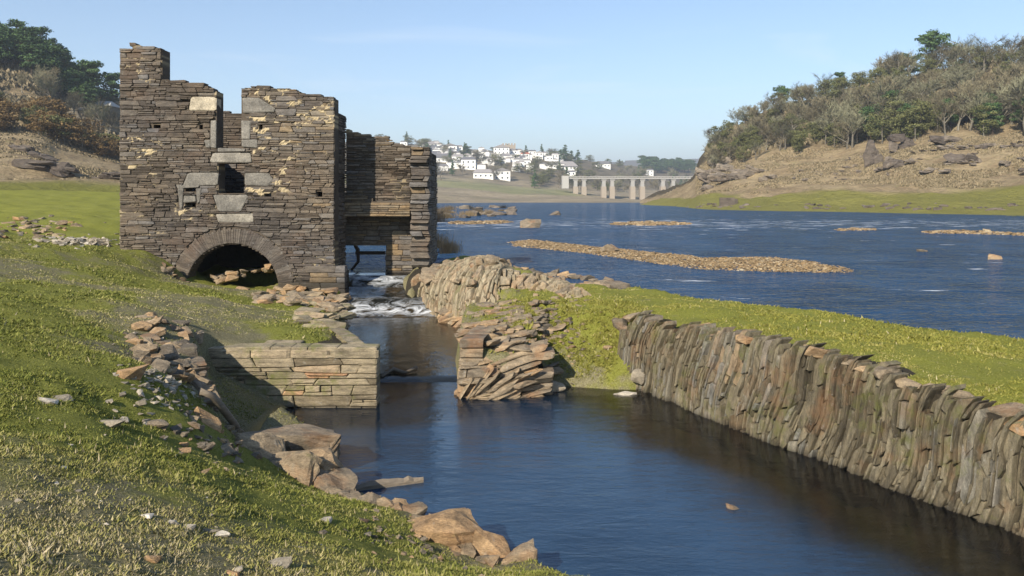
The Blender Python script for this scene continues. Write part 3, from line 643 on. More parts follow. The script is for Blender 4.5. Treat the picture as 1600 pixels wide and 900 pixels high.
front = voxcore('front_wall', XL, XR, 0.2, mz_(66), .055, lambda x, z: z < topz(x) - .03 and not in_open(x, z), fmap(YM), .6, M['mortar'], mill, .035,
                lambda s, t: (not inspec(s, t)) * sstep(fbm(s * .5 + 3, t * .8, 12, 3), .38, .55) * sstep(fbm(s * 4.2, t * 13, 19, 4), .52, .59) * np.clip(.55 + .45 * sstep(t, 2.6, 3.2) + .2 * math.exp(-((s + 7) / 1.3) ** 2 - ((t - 4.6) / 1) ** 2), 0, 1.3))
cells = []
for c in courses(XL - .0, XR + .0, .2, mz_(66), (.07, .18), (.14, .62), r, .5, .045, .05):
    m_ = np.mean(c, 0)
    if m_[1] > topz(m_[0]) + .02: continue
    dd = math.hypot(m_[0] - AC[0], m_[1] - AC[1])
    if dd < AR + .25: continue
    c = sub_convex(c, arch_planes(AC[0], AC[1], AR + .48, m_)) if m_[1] > AC[1] and dd < AR + 1.2 else c
    for o in OPEN:
        if c: c = sub_convex(c, rect(*o))
    for _, pts, _r in SPEC:
        if c: c = sub_convex(c, hull_planes(pts))
    if c and area(c) > .004: cells.append(c)
def mrf(c, r): return min(1, max(0, float(fbm(c[0] * .5, c[1] * .5 + 9, 31, 2)) * .9 + r.uniform(-.28, .4)))
lay(cells, fmap(YM), mill, 'mill', 205, r, .006, .3, .018, .15, bf=lambda c, r: r.uniform(-.03, .03), rf=mrf, restname='rubble_stonework')
for name, pts, rv in SPEC:
    V, Fs = stone_geo([(mx_(u + r.uniform(-1.3, 1.3)), mz_(v + r.uniform(-1, 1))) for u, v in pts], fmap(YM + .0), .004, .4, .015, r, .09); mesh(name, V, Fs, M['granite'], mill, {'rnd': [rv] * len(V)})
nv_ = 74
for i in range(nv_):                       # arch ring of thin upright stones
    a0, a1 = math.pi * i / nv_ - .02, math.pi * (i + 1) / nv_ - .02; ro = AR + r.uniform(.44, .54)
    q = [(AC[0] + math.cos(a) * rr, AC[1] + math.sin(a) * rr * .97) for a, rr in ((a0, AR), (a1, AR), (a1, ro), (a0, ro))]
    V, Fs = stone_geo(q, fmap(YM), .003, .55, .01, r, .05); mesh('voussoir', V, Fs, M['mill'], mill, {'rnd': [r.uniform(.15, .7)] * len(V)})
# side walls, back wall, boxes added to keep light out of the arch
def cwall(name, s0, s1, z0, topf, mp, thick, r, holes=(), lim=0, hr=(.1, .2), wr=(.25, .8), mat='mill', mortf=None, rest='rubble_stonework', cham=.1, bulge=.02, gap=.008, dep=.2, rf=mrf, both=True):
    zt = max(topf(s) for s in np.linspace(s0, s1, 60)) + .1
    voxcore(name, s0, s1, z0, zt, .1, lambda x, z: z < topf(x) - .04 and not any(a < x < b and c < z < d for a, b, c, d in holes), mp, thick, M['mortar'], mill, .03, mortf)
    cs = []
    for c in courses(s0, s1, z0, zt, hr, wr, r, .45, .02, .03):
        m_ = np.mean(c, 0)
        if m_[1] > topf(m_[0]) + .02: continue
        for o in holes:
            if c: c = sub_convex(c, rect(*o))
        if c and area(c) > .005: cs.append(c)
    lay(cs, mp, mill, mat, lim, r, gap, dep, bulge, cham, rf=rf, restname=rest)
YB = 29.6
cwall('back_wall', XL + .1, mx_(470, YB), .5, lambda s: mz_(172, YB) - .2 * float(fbm(s, 1, 4)) - .6 * (s > -7), fmap(YB), .6, r)
cwall('left_wall', YM + .62, YB, .5, lambda s: 6.6 - .2 * (s - YM) + .3 * float(fbm(s * 2, 1, 6)), lambda s, t, d: (XL - d + .0, s, t), .6, r)
cwall('right_wall', YM + .62, 26.75, .5, lambda s: mz_(165) - .15 * (s - YM), lambda s, t, d: (XR + d, s, t), .6, r)
for o in bpy.data.objects:
    if o.name.startswith('left_wall'): o.name = 'left_wall'
b = MB(); b.box(XL + .65, XR - .62, YM + 1.3, YB - .05, 3.2, 3.45); b.box(XL + .65, XR - .62, YB - .6, YB - .05, .3, 3.2); b.box(-11.2, -10.7, YM + .62, YB, .3, 3.2); b.box(-6.4, -6.2, YM + .62, YB, .3, 3.2); b.build('arch_light_block', M['core'], mill)  # added floor, back and sides that block light, so the arch stays dark
# plinth at the foot of the right corner
pl = []
for c in courses(mx_(436), mx_(541), mz_(462), mz_(418), (.14, .26), (.5, 1.0), r, .1, .01, .03):
    m_ = np.mean(c, 0); dd = math.hypot(m_[0] - AC[0], m_[1] - AC[1])
    if dd > AR + .1 and m_[1] < mz_(419) and not (m_[0] < mx_(500) and m_[1] > mz_(440)): pl.append(c)
lay(pl, fmap(YM - .14), mill, 'mill', 14, r, .006, .35, .02, .08, name='plinth_stone', restname='small_plinth_stones', rf=lambda c, r: r.uniform(.55, .95))
b = MB(); b.box(mx_(501), mx_(539), YM - .1, YM + .6, mz_(470), mz_(424)); b.box(mx_(440), mx_(501), YM - .08, YM + .6, mz_(470), mz_(443)); b.build('plinth_core', M['core'], mill)
# right wing: wall with a ledge, a recess and an opening over the stream, and a wall end
Y1 = 26.7
WT = [(500, 190), (524, 197), (540, 201), (560, 207), (572, 213), (590, 216), (612, 224), (640, 229), (672, 233)]
mw = lambda s, t: sstep(fbm(s * .8, t, 12, 3), .6, .75) * .5
cwall('wing_wall', XR + .02, mx_(642, Y1), mz_(314, Y1), lambda s: float(topz(s, WT, Y1)) + .14 * (r.random() - .5), fmap(Y1), .6, r, [], 50, (.06, .13), (.2, .6), mortf=mw)
cwall('ledge', mx_(500, Y1), mx_(642, Y1), mz_(338, Y1), lambda s: mz_(306 if s < mx_(585, Y1) else 315, Y1), fmap(Y1 - .22), .8, r, [], 0, (.07, .12), (.3, .9), rf=lambda c, r: r.uniform(.85, 1), rest='ledge_stones')
Y2_ = 27.45
cwall('recessed_wall', mx_(480, Y2_), mx_(645, Y2_), mz_(432, Y2_), lambda s: mz_(335, Y2_), fmap(Y2_), .5, r, [(mx_(520, Y2_), mx_(602, Y2_), mz_(445, Y2_), mz_(384, Y2_))], 0, (.09, .2), (.3, .7), rf=lambda c, r: r.uniform(.5, 1), rest='recess_stones')
Y3 = 26.15
xs0, xs1 = mx_(641, Y3), mx_(671, Y3)
pc = []
for c in courses(xs0, xs1, mz_(416, Y3), mz_(233, Y3), (.09, .26), (.3, .62), r, .15, .01, .04): pc.append([(x + .05 * math.sin(z * 9), z) for x, z in c])
lay(pc, fmap(Y3), mill, 'mill', 60, r, .008, .5, .05, .12, name='quoin_stone', restname='small_quoins', bf=lambda c, r: r.uniform(-.12, .12), rf=lambda c, r: r.uniform(.3, 1))
b = MB(); b.box(xs0 + .03, xs1 - .05, Y3 + .1, Y2_ + 1.6, mz_(418, Y3), mz_(236, Y3)); b.build('wall_end_core', M['core'], mill)
cwall('wall_end_side', Y3 + .1, Y2_ + 1.6, mz_(416, Y3), lambda s: mz_(236, Y3) - .1 * (s - Y3), lambda s, t, d: (xs1 - .03 + d, s, t), .3, r, rest='side_stones')
b = MB(); b.box(mx_(556, 28.6), mx_(602, 28.6), 28.5, 28.62, 1.55, 1.67); b.tube([(-5.8, 28.7, 2.15), (-5.52, 28.6, 1.72), (-5.5, 28.6, 1.3), (-5.8, 28.5, .9)], [.05, .08, .06, .04]); b.build('sluice_beam', M['darkbark'], mill)

# ------------------------------------------------------------------ upright-slab retaining wall on the right of the pool
def path_map(pts):
    pts = [Vector((x, y)) for x, y in pts]; cum = [0]
    for a, b in zip(pts, pts[1:]): cum.append(cum[-1] + (b - a).length)
    def at(s):
        s = min(max(s, 0), cum[-1] - 1e-6); i = max(k for k in range(len(cum) - 1) if cum[k] <= s)
        f = (s - cum[i]) / (cum[i + 1] - cum[i]); p = pts[i].lerp(pts[i + 1], f)
        def tg(k): k = min(max(k, 0), len(pts) - 2); return (pts[k + 1] - pts[k]).normalized()
        t = tg(i); t = (t.lerp(tg(i - 1), .5 - f) if f < .5 else t.lerp(tg(i + 1), f - .5)).normalized()
        return p, t
    return at, cum[-1]
WB = [(2.02, 15.6), (2.22, 15.1),  P(1014, 614, 0), P(1050, 631, 0), P(1085, 645, 0), P(1157, 673, 0), P(1210, 695, 0), P(1300, 725, 0), P(1383, 760, 0), P(1517, 808, 0), P(1600, 838, 0), (6.55, 6.5), (7.4, 4.8)]
wat, WL = path_map(WB)
def wtop(s):
    u = np.interp(s / WL, [0, .05, .1, .2, .35, .5, .65, 1.0], [1.28, 1.36, 1.22, 1.36, 1.40, 1.32, 1.17, 1.08]); return float(u) + .16 * (float(fbm(s * 1.9, 0, 8, 3)) - .5) - .25 * max(0, 1 - s / .5)
def wmap(s, t, d):
    p, tg = wat(s); n = Vector((tg.y, -tg.x)); q = p + n * (-(d) + .05 - 0) * -1 if False else p
    nn = Vector((-tg.y, tg.x)) if (Vector((-tg.y, tg.x)).dot(Vector((-.9, -.43))) > 0) else Vector((tg.y, -tg.x))
    bat = .13 * t + .05 * max(0, t - 1.0) ** 2 * 6
    q = p + nn * (d - bat); return (q.x, q.y, t - max(0, t - wtop(s)) * .6)
rw = empty('slab_retaining_wall', (4, 11.5, 0), 'long curving retaining wall of upright brown schist slabs right of the pool', 'wall')
r = random.Random(5)
cells = []
for c in courses(-.25, 1.62, -.4, WL + .3, (.035, .115), (.12, .55), r, .42, .05, .08):
    c = [(min(max(b_ + .2 * a_ + .05 * math.sin(a_ * 5 + b_ * .9), 0), WL), a_) for a_, b_ in c]; m_ = np.mean(c, 0)
    if m_[1] < wtop(m_[0]) - .02 and area(c) > .002: cells.append(c[::-1])
def wrf(c, r): return min(1, max(0, float(fbm(c[0] * .6, c[1] * 1.2, 44, 2)) * .8 + r.uniform(-.25, .45)))
vis = [c for c in cells if wat(np.mean(c, 0)[0])[0].y > 8.2]; vs2 = [c for c in cells if wat(np.mean(c, 0)[0])[0].y <= 8.2]
lay(vis, wmap, rw, 'slab', 300, r, .009, .22, .018, .08, bf=lambda c, r: r.choice([-1.2, .6, .3]) * r.uniform(0, .075), rf=wrf, restname='small_slabs')
lay(vs2, wmap, rw, 'slab', 0, r, .003, .22, .03, .13, bf=lambda c, r: r.uniform(-.05, .045), rf=wrf, restname='far_end_slabs')
ns = 90; V = []; Fs = []
for i in range(ns + 1):
    s = WL * i / ns
    for t in (-.5, .2, .7, wtop(s) - .06): V.append(wmap(s, t, -.09))
    a = wmap(s, wtop(s) - .06, -.09); bq = wmap(s, wtop(s) - .06, -.7); V.append((bq[0], bq[1], a[2] - .04))
for i in range(ns):
    for k in range(4): q = i * 5 + k; Fs.append((q, q + 5, q + 6, q + 1))
mesh('wall_core', V, Fs, M['core'], rw)
cs = []; s = .05
while s < WL - .2:                          # capping stones lying on the top
    w_ = r.uniform(.18, .5); p, tg = wat(s + w_ / 2); nn = Vector((tg.y, -tg.x)); nn = -nn if nn.dot(Vector((-.9, -.43))) > 0 else nn
    c = p + nn * r.uniform(.28, .5); Vv, Ff = rock_mesh(r.randrange(9999), w_, r.uniform(.25, .5), r.uniform(.10, .2), 1, .08, 14)
    Vv = xform(Vv, (c.x, c.y, wtop(s) - r.uniform(.02, .07)), (r.uniform(-.1, .1), r.uniform(-.15, .15), math.atan2(tg.y, tg.x) + r.uniform(-.3, .3)))
    mesh('capping_stone', Vv, Ff, M['rock'], rw, {'rnd': [r.uniform(.2, 1)] * len(Vv)}); s += w_ * r.uniform(.7, 1.3)

# ------------------------------------------------------------------ coursed quay on the left
quay = empty('coursed_stone_quay', (-3.8, 14, 0), 'low square-cornered quay of coursed mossy schist left of the channel', 'quay')
r = random.Random(9)
QX0, QX1, QY, QT = P(330, 637, 0)[0] - .2, P(589, 637, 0)[0], 13.68, .97
cells = courses(QX0, QX1, -.3, QT, (.10, .20), (.28, .85), r, .4, .035, .05)
lay(cells, lambda s, t, d: (s, QY - d + .04 * t, t), quay, 'quay', 300, r, .006, .35, .018, .07, bf=lambda c, r: r.uniform(-.02, .025), rf=lambda c, r: min(1, max(0, r.gauss(.5, .25))))
cells = courses(QY + .02, QY + 2.2, -.3, QT, (.11, .21), (.35, .9), r, .3, .02, .03)
lay(cells, lambda s, t, d: (QX1 + d - .04 * t - .45 * (s - QY), s, t), quay, 'quay', 300, r, .006, .3, .018, .07, rf=lambda c, r: r.uniform(.2, .8))
b = MB(); b.add([(QX0, QY + .08, -.5), (QX1 - .1, QY + .08, -.5), (QX1 - 1.05, QY + 2.1, -.5), (QX0, QY + 2.1, -.5), (QX0, QY + .08, QT - .05), (QX1 - .1, QY + .08, QT - .05), (QX1 - 1.05, QY + 2.1, QT - .05), (QX0, QY + 2.1, QT - .05)], [(0, 3, 2, 1), (4, 5, 6, 7), (0, 1, 5, 4), (1, 2, 6, 5), (2, 3, 7, 6), (3, 0, 4, 7)]); b.build('rubble_core', M['core'], quay)
x = QX0
while x < QX1 - .1:                         # top slabs
    w_ = min(r.uniform(.45, 1.1), QX1 - x + .03); yy = QY - .01
    for k in range(3):
        dpt = r.uniform(.28, .5); V, Fs = stone_geo([(x, yy), (x + w_, yy), (x + w_ + r.uniform(-.03, .03), yy + dpt), (x, yy + dpt)], lambda s, t, d: (s, t, QT + d), .008, .12, .015, r, .08)
        if k < 1 or (r.random() < .45 and x + w_ < QX1 - .45 * (yy + dpt - QY)): mesh('top_slab', V, Fs, M['quay'], quay, {'rnd': [r.uniform(.5, .9)] * len(V)})
        yy += dpt
    x += w_

# ------------------------------------------------------------------ hump of upright slabs between stream and river
hump = empty('humped_slab_bank', (-1.6, 22.8, 0), 'rounded hump of upright and fanned schist slabs between waterfall and river', 'wall')
HB = [P(632, 462, .5), P(655, 480, .15), P(690, 498, .05), P(730, 512, .05), P(765, 518, .05), P(800, 515, .1), P(835, 500, .5), P(862, 480, 1.0)]
hat, HL = path_map(HB)
def htop(f): return float(np.interp(f, [0, .15, .35, .5, .65, .8, 1], [1.3, 1.55, 1.8, 1.82, 1.55, 1.35, 1.25]))
def hmap(s, t, d):                          # t 0..1 face, 1..2 over the crown to the river side
    p, tg = hat(s); nn = Vector((-tg.y, tg.x)); nn = nn if nn.dot(Vector((1, 1))) > 0 else -nn
    f = s / HL; ht = htop(f); wd = 1.9 * (1 - .4 * f); b0 = float(np.interp(f, [0, .1, .75, 1], [.3, -.15, -.15, .5]))
    if t < 1: off = .42 * t * t * t; z = b0 + (ht * .86 - b0) * t; n3 = Vector((-nn.x, -nn.y, .25))
    else:
        k = (t - 1); off = .42 + wd * k; z = ht * .86 + ht * .14 * math.sin(min(k * 3.5, 1.57)) - max(0, k - .45) * 1.0; n3 = Vector((-nn.x * .2, -nn.y * .2, 1))
    n3.normalize(); q = Vector((p.x, p.y, 0)) + Vector((nn.x, nn.y, 0)) * off + Vector((0, 0, z)) + n3 * d; return tuple(q)
r = random.Random(12)
cells = [[(min(max(b_ - .06 * a_, 0), HL), a_) for a_, b_ in c][::-1] for c in courses(0, 2.0, 0, HL, (.05, .2), (.06, .26), r, .3, .05, .05)]
cells = [c for c in cells if np.mean(c, 0)[0] / HL > .05]
lay(cells, hmap, hump, 'hump', 270, r, .006, .2, .03, .12, bf=lambda c, r: r.uniform(-.07, .11), rf=lambda c, r: r.uniform(.35, 1), restname='small_slabs')
V = []; Fs = []; n1, n2 = 40, 16
for i in range(n1 + 1):
    for k in range(n2 + 1): V.append(hmap(HL * i / n1, 2.0 * k / n2, -.07))
for i in range(n1):
    for k in range(n2): q = i * (n2 + 1) + k; Fs.append((q, q + n2 + 1, q + n2 + 2, q + 1))
mesh('bank_core', V, Fs, M['core'], hump)
for i in range(44):                         # weathered blocks over its crown
    q = hmap(HL * r.uniform(.08, .98), r.uniform(.75, 1.7), r.uniform(-.02, .05)); V, Fs = rock_mesh(r.randrange(9999), r.uniform(.3, .7), r.uniform(.16, .35), r.uniform(.12, .25), 2, .09)
    mesh('crown_block', xform(V, q, (r.uniform(-.6, .6), r.uniform(-.6, .6), r.uniform(.3, 1.5))), Fs, M['rock'], hump, {'rnd': [r.uniform(.2, .8)] * len(V)})
for i in range(26):                         # leaning slabs at its foot
    f = r.uniform(.3, .8); p, tg = hat(HL * f); V, Fs = rock_mesh(r.randrange(9999), r.uniform(.4, .9), .2, r.uniform(.08, .16), 2, .07)
    mesh('fallen_slab', xform(V, (p.x - .05, p.y - r.uniform(.05, .3), r.uniform(.05, .3)), (r.uniform(-.5, .5), r.uniform(-.9, -.3), r.uniform(-.4, .4))), Fs, M['rock'], hump, {'rnd': [r.uniform(.3, 1)] * len(V)})

# ------------------------------------------------------------------ broken pier opposite the quay
pier = empty('broken_stone_pier', (-.3, 15.2, 0), 'broken pier of tumbled brown slabs at the channel mouth, opposite the coursed quay', 'pier')
r = random.Random(21); X0, X1, PY = P(714, 618, 0)[0], P(862, 610, 0)[0], 14.45
def ptop(x): return float(np.interp(x, [X0, X0 + .12, X0 + .4, .1, .4, X1], [.62, .84, .93, .84, .62, .25]))
cells = []
for c in courses(X0 - .5, X1 + .6, -.9, 1.6, (.07, .26), (.3, 1.3), r, .4, .06, .12):
    q = clip(clip(clip([(a_, b_ + .22 * (a_ - X0 - .7) + .06 * math.sin(a_ * 4)) for a_, b_ in c], (-1, 0), -(X0)), (1, 0), X1), (0, -1), .2)
    if len(q) > 2 and area(q) > .003 and np.mean(q, 0)[1] < ptop(np.mean(q, 0)[0]) - .02: cells.append(q)
lay(cells, lambda s, t, d: (s + .06 * t, PY - d + .5 * t * t + .12 * math.sin(s * 3 + t * 2) - .12 * (s - X0) + .25 * max(0, s - .1), t), pier, 'rock', 300, r, .005, .5, .035, .2, bf=lambda c, r: r.uniform(-.12, .10), rf=lambda c, r: r.uniform(.2, .9))
cells = courses(PY + .1, PY + 3.0, -.2, .85, (.12, .28), (.3, .7), r, .2, .03, .05)
lay(cells, lambda s, t, d: (X0 + .08 * t - d + .13 * (s - PY) , s, t), pier, 'rock', 300, r, .007, .4, .04, .12, bf=lambda c, r: r.uniform(-.04, .05), rf=lambda c, r: r.uniform(.2, .9))
V = []; Fs = []
b = MB()
for i in range(10):
    xa, xb = X0 + .1 + (X1 - X0 - .1) * i / 10, X0 + .1 + (X1 - X0 - .1) * (i + 1) / 10; h = ptop((xa + xb) / 2) - .06
    b.box(xa, xb - .002, PY + .3, PY + 2.8, -.5, h)
b.build('rubble_core', M['core'], pier)
for i in range(110):                         # slabs over its top
    x = r.uniform(X0 + .1, X1 + .1); y = PY + .35 + r.random() ** .8 * 3.0; V, Fs = rock_mesh(r.randrange(9999), r.uniform(.35, .8), r.uniform(.22, .45), r.uniform(.08, .16), 2, .09)
    mesh('top_slab', xform(V, (x, y, max(ptop(x) + .05 * (y - PY), H(x, y) - .02) - .02 + r.uniform(-.05, .04)), (r.uniform(-.12, .12), r.uniform(-.3, .0), r.uniform(-.5, .5))), Fs, M['rock'], pier, {'rnd': [r.uniform(.25, .9)] * len(V)})
for i in range(15):                         # slabs leaning in its broken front
    x = X0 + .1 + i * .075; V, Fs = rock_mesh(r.randrange(9999), r.uniform(.55, .95), .28, r.uniform(.07, .12), 2, .05)
    mesh('leaning_slab', xform(V, (x + r.uniform(.0, .15), PY - .1 + r.uniform(-.05, .12), .12 + .012 * i + r.uniform(-.04, .08)), (r.uniform(-.3, .3), -R(18 + 42 * (1 - i / 14.0)), r.uniform(-.3, .3))), Fs, M['rock'], pier, {'rnd': [r.uniform(.3, 1)] * len(V)})

# ------------------------------------------------------------------ broken ridge wall on the left and the boulders at its foot
ridge = empty('collapsed_bank_wall', (-4.5, 12, .5), 'collapsed bank wall of leaning slabs shading the inlet left of the quay', 'wall')
r = random.Random(31)
RB = [(-5.3, 13.9), (-5.1, 13.1), (-4.72, 12.3), (-4.35, 11.5), (-4.05, 10.9), (-3.62, 10.35)]
rat, RL = path_map(RB)
def rtop(f): return float(np.interp(f, [0, .3, .6, .85, 1], [1.36, 1.32, 1.15, .85, .55]))
cells = courses(0, RL, -.1, 1.4, (.1, .24), (.25, .6), r, .25, .04, .06)
cells = [c for c in cells if np.mean(c, 0)[1] < rtop(np.mean(c, 0)[0] / RL)]
def rmap(s, t, d):
    p, tg = rat(s); nn = Vector((tg.y, -tg.x)); nn = nn if nn.x > 0 else -nn
    q = p + nn * (d - .12 * t); return (q.x, q.y, t)
lay(cells, rmap, ridge, 'rock', 300, r, .008, .35, .05, .15, bf=lambda c, r: r.uniform(-.07, .09), rf=lambda c, r: r.uniform(0, .6))
V = []; Fs = []
for i in range(31):
    s = RL * i / 30; h = rtop(i / 30) - .05
    a = rmap(s, h, -.12); b_ = rmap(s, h, -.75); V += [rmap(s, -.4, -.12), a, (b_[0], b_[1], h - .12)]
for i in range(30):
    for k in (0, 1): q = i * 3 + k; Fs.append((q, q + 3, q + 4, q + 1))
mesh('wall_core', V, Fs, M['core'], ridge)
for i in range(62):
    f = r.random(); p, tg = rat(RL * f); o_ = r.random() ** 1.3 * .95; V, Fs = rock_mesh(r.randrange(9999), r.uniform(.18, .5), r.uniform(.14, .35), r.uniform(.07, .2), 2, .1)
    x, y = p.x - .15 - o_ * .9, p.y - o_ * .3
    z = max(H(x, y), rtop(f) - .1 - o_ * .15) if o_ < .35 else H(x, y)
    mesh('top_slab', xform(V, (x, y, z + r.uniform(-.02, .05)), (r.uniform(-.5, .5), r.uniform(-.5, .5), r.uniform(-1.2, 1.2))), Fs, M['rock'], ridge, {'rnd': [r.uniform(.05, .95)] * len(V)})

# big angular boulders by the inlet and along the near shore: u, v, z, size, rot, rnd, mat, label
BOUL = [(458, 700, .30, (1.35, .95, .70), (.05, .10, .1), .45, 'rock', 'largest grey-brown ribbed boulder at the inlet mouth in front of the quay'),
        (402, 718, .46, (.75, .6, .5), (.2, .25, .5), .75, 'rock', 'ochre wedge-shaped rock left of the ribbed boulder'),
        (436, 742, .34, (1.1, .55, .42), (.5, -.25, -.6), .6, 'rock', 'tilted brown slab leaning against the ribbed boulder'),
        (482, 738, .30, (.85, .6, .5), (.3, -.3, -.5), .85, 'rock', 'striped orange-brown rock in front of the ribbed boulder'),
        (506, 762, .2, (.8, .6, .5), (0, .12, .2), .4, 'rock', 'square brown boulder at the water edge by the floating plank'),
        (490, 758, .14, (.5, .4, .3), (0, .1, .8), .7, 'rock', 'low brown rock in the grass behind the square boulder'),
        (350, 722, .75, (.4, .3, .22), (.2, .1, .4), .2, 'rock', 'grey angular stone among rubble at foot of the collapsed wall'),
        (376, 736, .62, (.3, .24, .2), (.2, .3, 1), .9, 'rock', 'small ochre stone between the rubble and the ribbed boulder'),
        (322, 668, .95, (.42, .34, .34), (.4, .3, .3), 1.0, 'rock', 'rust orange block at the foot of the collapsed wall'),
        (690, 842, .24, (.78, .62, .5), (.1, -.1, .3), .95, 'rock', 'orange and grey banded boulder on the near shore'),
        (700, 875, .2, (.42, .35, .28), (.2, .1, .9), .8, 'rock', 'grey-topped ochre rock below the banded boulder'),
        (640, 828, .22, (.5, .34, .14), (.1, .05, .2), .55, 'rock', 'flat pale brown slab on the shore left of the banded boulder'),
        (612, 808, .2, (.3, .24, .14), (0, .1, .6), .6, 'rock', 'small flat rock at the grass edge above the flat slab'),
        (770, 880, .13, (.48, .42, .5), (.1, .25, .4), .9, 'rock', 'pointed orange rock at the bottom edge, left of a twin'),
        (808, 885, .11, (.42, .38, .42), (.2, -.2, .1), .7, 'rock', 'pointed orange-brown rock at the bottom edge, right of its twin'),
        (800, 900, .08, (.2, .18, .18), (.1, .1, .3), 1.0, 'rock', 'small yellow-ochre cube-like stone below the twin pointed rocks'),
        (835, 898, .02, (.2, .16, .14), (0, 0, .3), .3, 'rock', 'small brown stone at the water right of the pointed rocks'),
        (868, 604, .08, (.36, .28, .2), (.1, .1, .3), .5, 'pale', 'pale grey stone at the water right of the broken pier'),
        (976, 616, .0, (.46, .22, .1), (0, .05, 0), .8, 'pale', 'white flat stone lying in the water at the start of the slab wall'),
        (998, 590, .25, (.28, .26, .26), (.2, .1, .3), .4, 'pale', 'grey white stone leaning on left end of the slab wall'),
        (640, 426, .95, (.8, .7, .55), (0, .1, .2), .85, 'rock', 'rounded tan boulder beside the upper waterfall below the mill'),
        (656, 442, .85, (.8, .6, .6), (.1, .2, .5), .7, 'rock', 'brown boulder between the tan boulder and the humped bank'),
        (674, 432, 1.15, (.9, .7, .5), (.1, .0, .9), .5, 'rock', 'grey-brown boulder against the upper end of the humped bank'),
        (660, 456, .5, (.7, .5, .5), (.3, .1, .2), .9, 'rock', 'ochre boulder below the tan boulder at the stream edge'),
        (690, 422, 1.25, (.8, .8, .4), (.0, .1, .2), .3, 'rock', 'flat dark boulder behind the top of the humped bank'),
        (575, 440, .62, (.9, .5, .35), (0, .1, .2), .3, 'rock', 'mossy boulder under the opening of the mill beside the upper falls'),
        (600, 588, .02, (.34, .16, .1), (0, 0, .2), .0, 'rock', 'dark wet stone in the channel right of the quay'),
        (1150, 800, -.06, (.3, .16, .14), (0, .4, .5), .2, 'rock', 'dark wet stone barely breaking the pool surface near the slab wall')]
for i, (u, v, z, s, ro, rn, mt, lb) in enumerate(BOUL): rock('boulder' if max(s) > .5 else 'stone', u, v, z, s, ro, mt, rn, lb, 'rock', None, 100 + i * 7, 3 if max(s) > .5 else 2, .13, 22)
# stones lying in the grass: u, v, size, mat, rnd, label
LOOSE = [(228, 809, (.11, .07, .035), 'pale', 1.0, 'white flat stone in the grass, lower left'), (345, 838, (.13, .06, .04), 'pale', .9, 'white and pink flat stone in the grass right of centre'),
         (435, 886, (.17, .12, .07), 'pale', .3, 'blue-grey stone in the grass near the bottom edge'), (235, 877, (.1, .06, .04), 'rock', 1.0, 'red-orange stone in the grass at the bottom'),
         (362, 897, (.09, .07, .04), 'rock', 1.0, 'reddish stone at the very bottom edge'), (371, 893, (.06, .05, .04), 'pale', .6, 'small white stone beside the reddish one at the bottom edge'),
         (168, 663, (.34, .16, .07), 'pale', .5, 'flat pale stone in grass left of the rubble'), (193, 659, (.12, .1, .07), 'pale', .6, 'small grey stone right of the flat pale stone'),
         (205, 590, (.42, .3, .2), 'rock', 1.0, 'large orange-tan stone at the upper left of the rubble'), (70, 628, (.3, .15, .06), 'pale', .8, 'pale flat stone far left in the grass'),
         (95, 625, (.24, .14, .07), 'pale', .3, 'grey stone just right of the far left pale one'), (508, 815, (.12, .1, .07), 'pale', .7, 'pale squarish stone in the grass near the shore'),
         (268, 820, (.1, .06, .035), 'pale', .8, 'small pale stone right of the white flat stone'), (292, 824, (.12, .08, .04), 'pale', .6, 'pale stone at the left end of a bare patch'), (320, 830, (.22, .1, .03), 'pale', .1, 'flat dark grey slab sunk in a bare patch'),
         (470, 855, (.14, .1, .05), 'pale', .2, 'pinkish grey stone in grass by the shore'), (245, 668, (.3, .2, .12), 'rock', .3, 'brown stone half sunk below the rubble'), (570, 836, (.12, .09, .05), 'pale', .1, 'dull grey stone in grass left of the banded boulder')]
def ground_hit(u, v):
    Y = np.geomspace(3.2, 110, 900); x = (u - 800) / F * Y; z = near(x, Y)[0]; zr = CZ - (v - VH) / F * Y
    k = int(np.argmax(z >= zr)); return x[k], Y[k], z[k]
for i, (u, v, s, mt, rn, lb) in enumerate(LOOSE):
    x, y, z = ground_hit(u, v); rock('stone', 0, 0, 0, s, (r.uniform(-.1, .1), r.uniform(-.1, .1), r.uniform(-.5, .5)), mt, rn, lb, 'stone', None, 300 + i, 1, .06, 14, loc=(x, y, z + s[2] * .08))
# rubble patches: many small loose stones
def scatter(name, cu, n, su, sizes, mat, label, cat='rubble', lo=0, hi=1, seed=1):
    r = random.Random(seed); b = MB()
    for k in range(n):
        u = r.gauss(cu[0], su[0]); v = max(r.gauss(cu[1], su[1]), 330); x, y, z = ground_hit(u, v)
        if polydist(np.array([x]), np.array([y]), POOL)[0] > .1: continue
        s = r.uniform(*sizes) * r.uniform(.6, 1); V, Fs = rock_mesh(r.randrange(9999), s, s * r.uniform(.5, .9), s * r.uniform(.25, .55), 0, 0, 10)
        b.add(xform(V, (x, y, z - s * .03), (r.uniform(-.3, .3), r.uniform(-.3, .3), r.uniform(0, 3))), Fs, r.uniform(lo, hi))
    tag(b.build(name, M[mat]), label, cat, None, 'stuff')
scatter('loose_rubble', (258, 590), 260, (34, 30), (.05, .2), 'pale', 'pale broken stones spilling over the bank behind the collapsed wall', seed=4, hi=.75)
scatter('loose_rubble', (345, 690), 90, (40, 22), (.06, .26), 'rock', 'brown broken stones around the inlet boulders', seed=5)
scatter('loose_rubble', (650, 842), 110, (60, 26), (.04, .16), 'rock', 'small brown stones along the near grassy shore', seed=6)
scatter('loose_rubble', (150, 760), 90, (170, 90), (.02, .07), 'pale', 'tiny pebbles sprinkled through the foreground grass', seed=7)
scatter('loose_rubble', (880, 540), 90, (50, 38), (.05, .2), 'rock', 'pale stones in the grass between the broken pier and the slab wall', seed=8)
scatter('loose_rubble', (130, 378), 120, (34, 4), (.2, .6), 'pale', 'line of pale rubble in the grass left of the mill', seed=9)
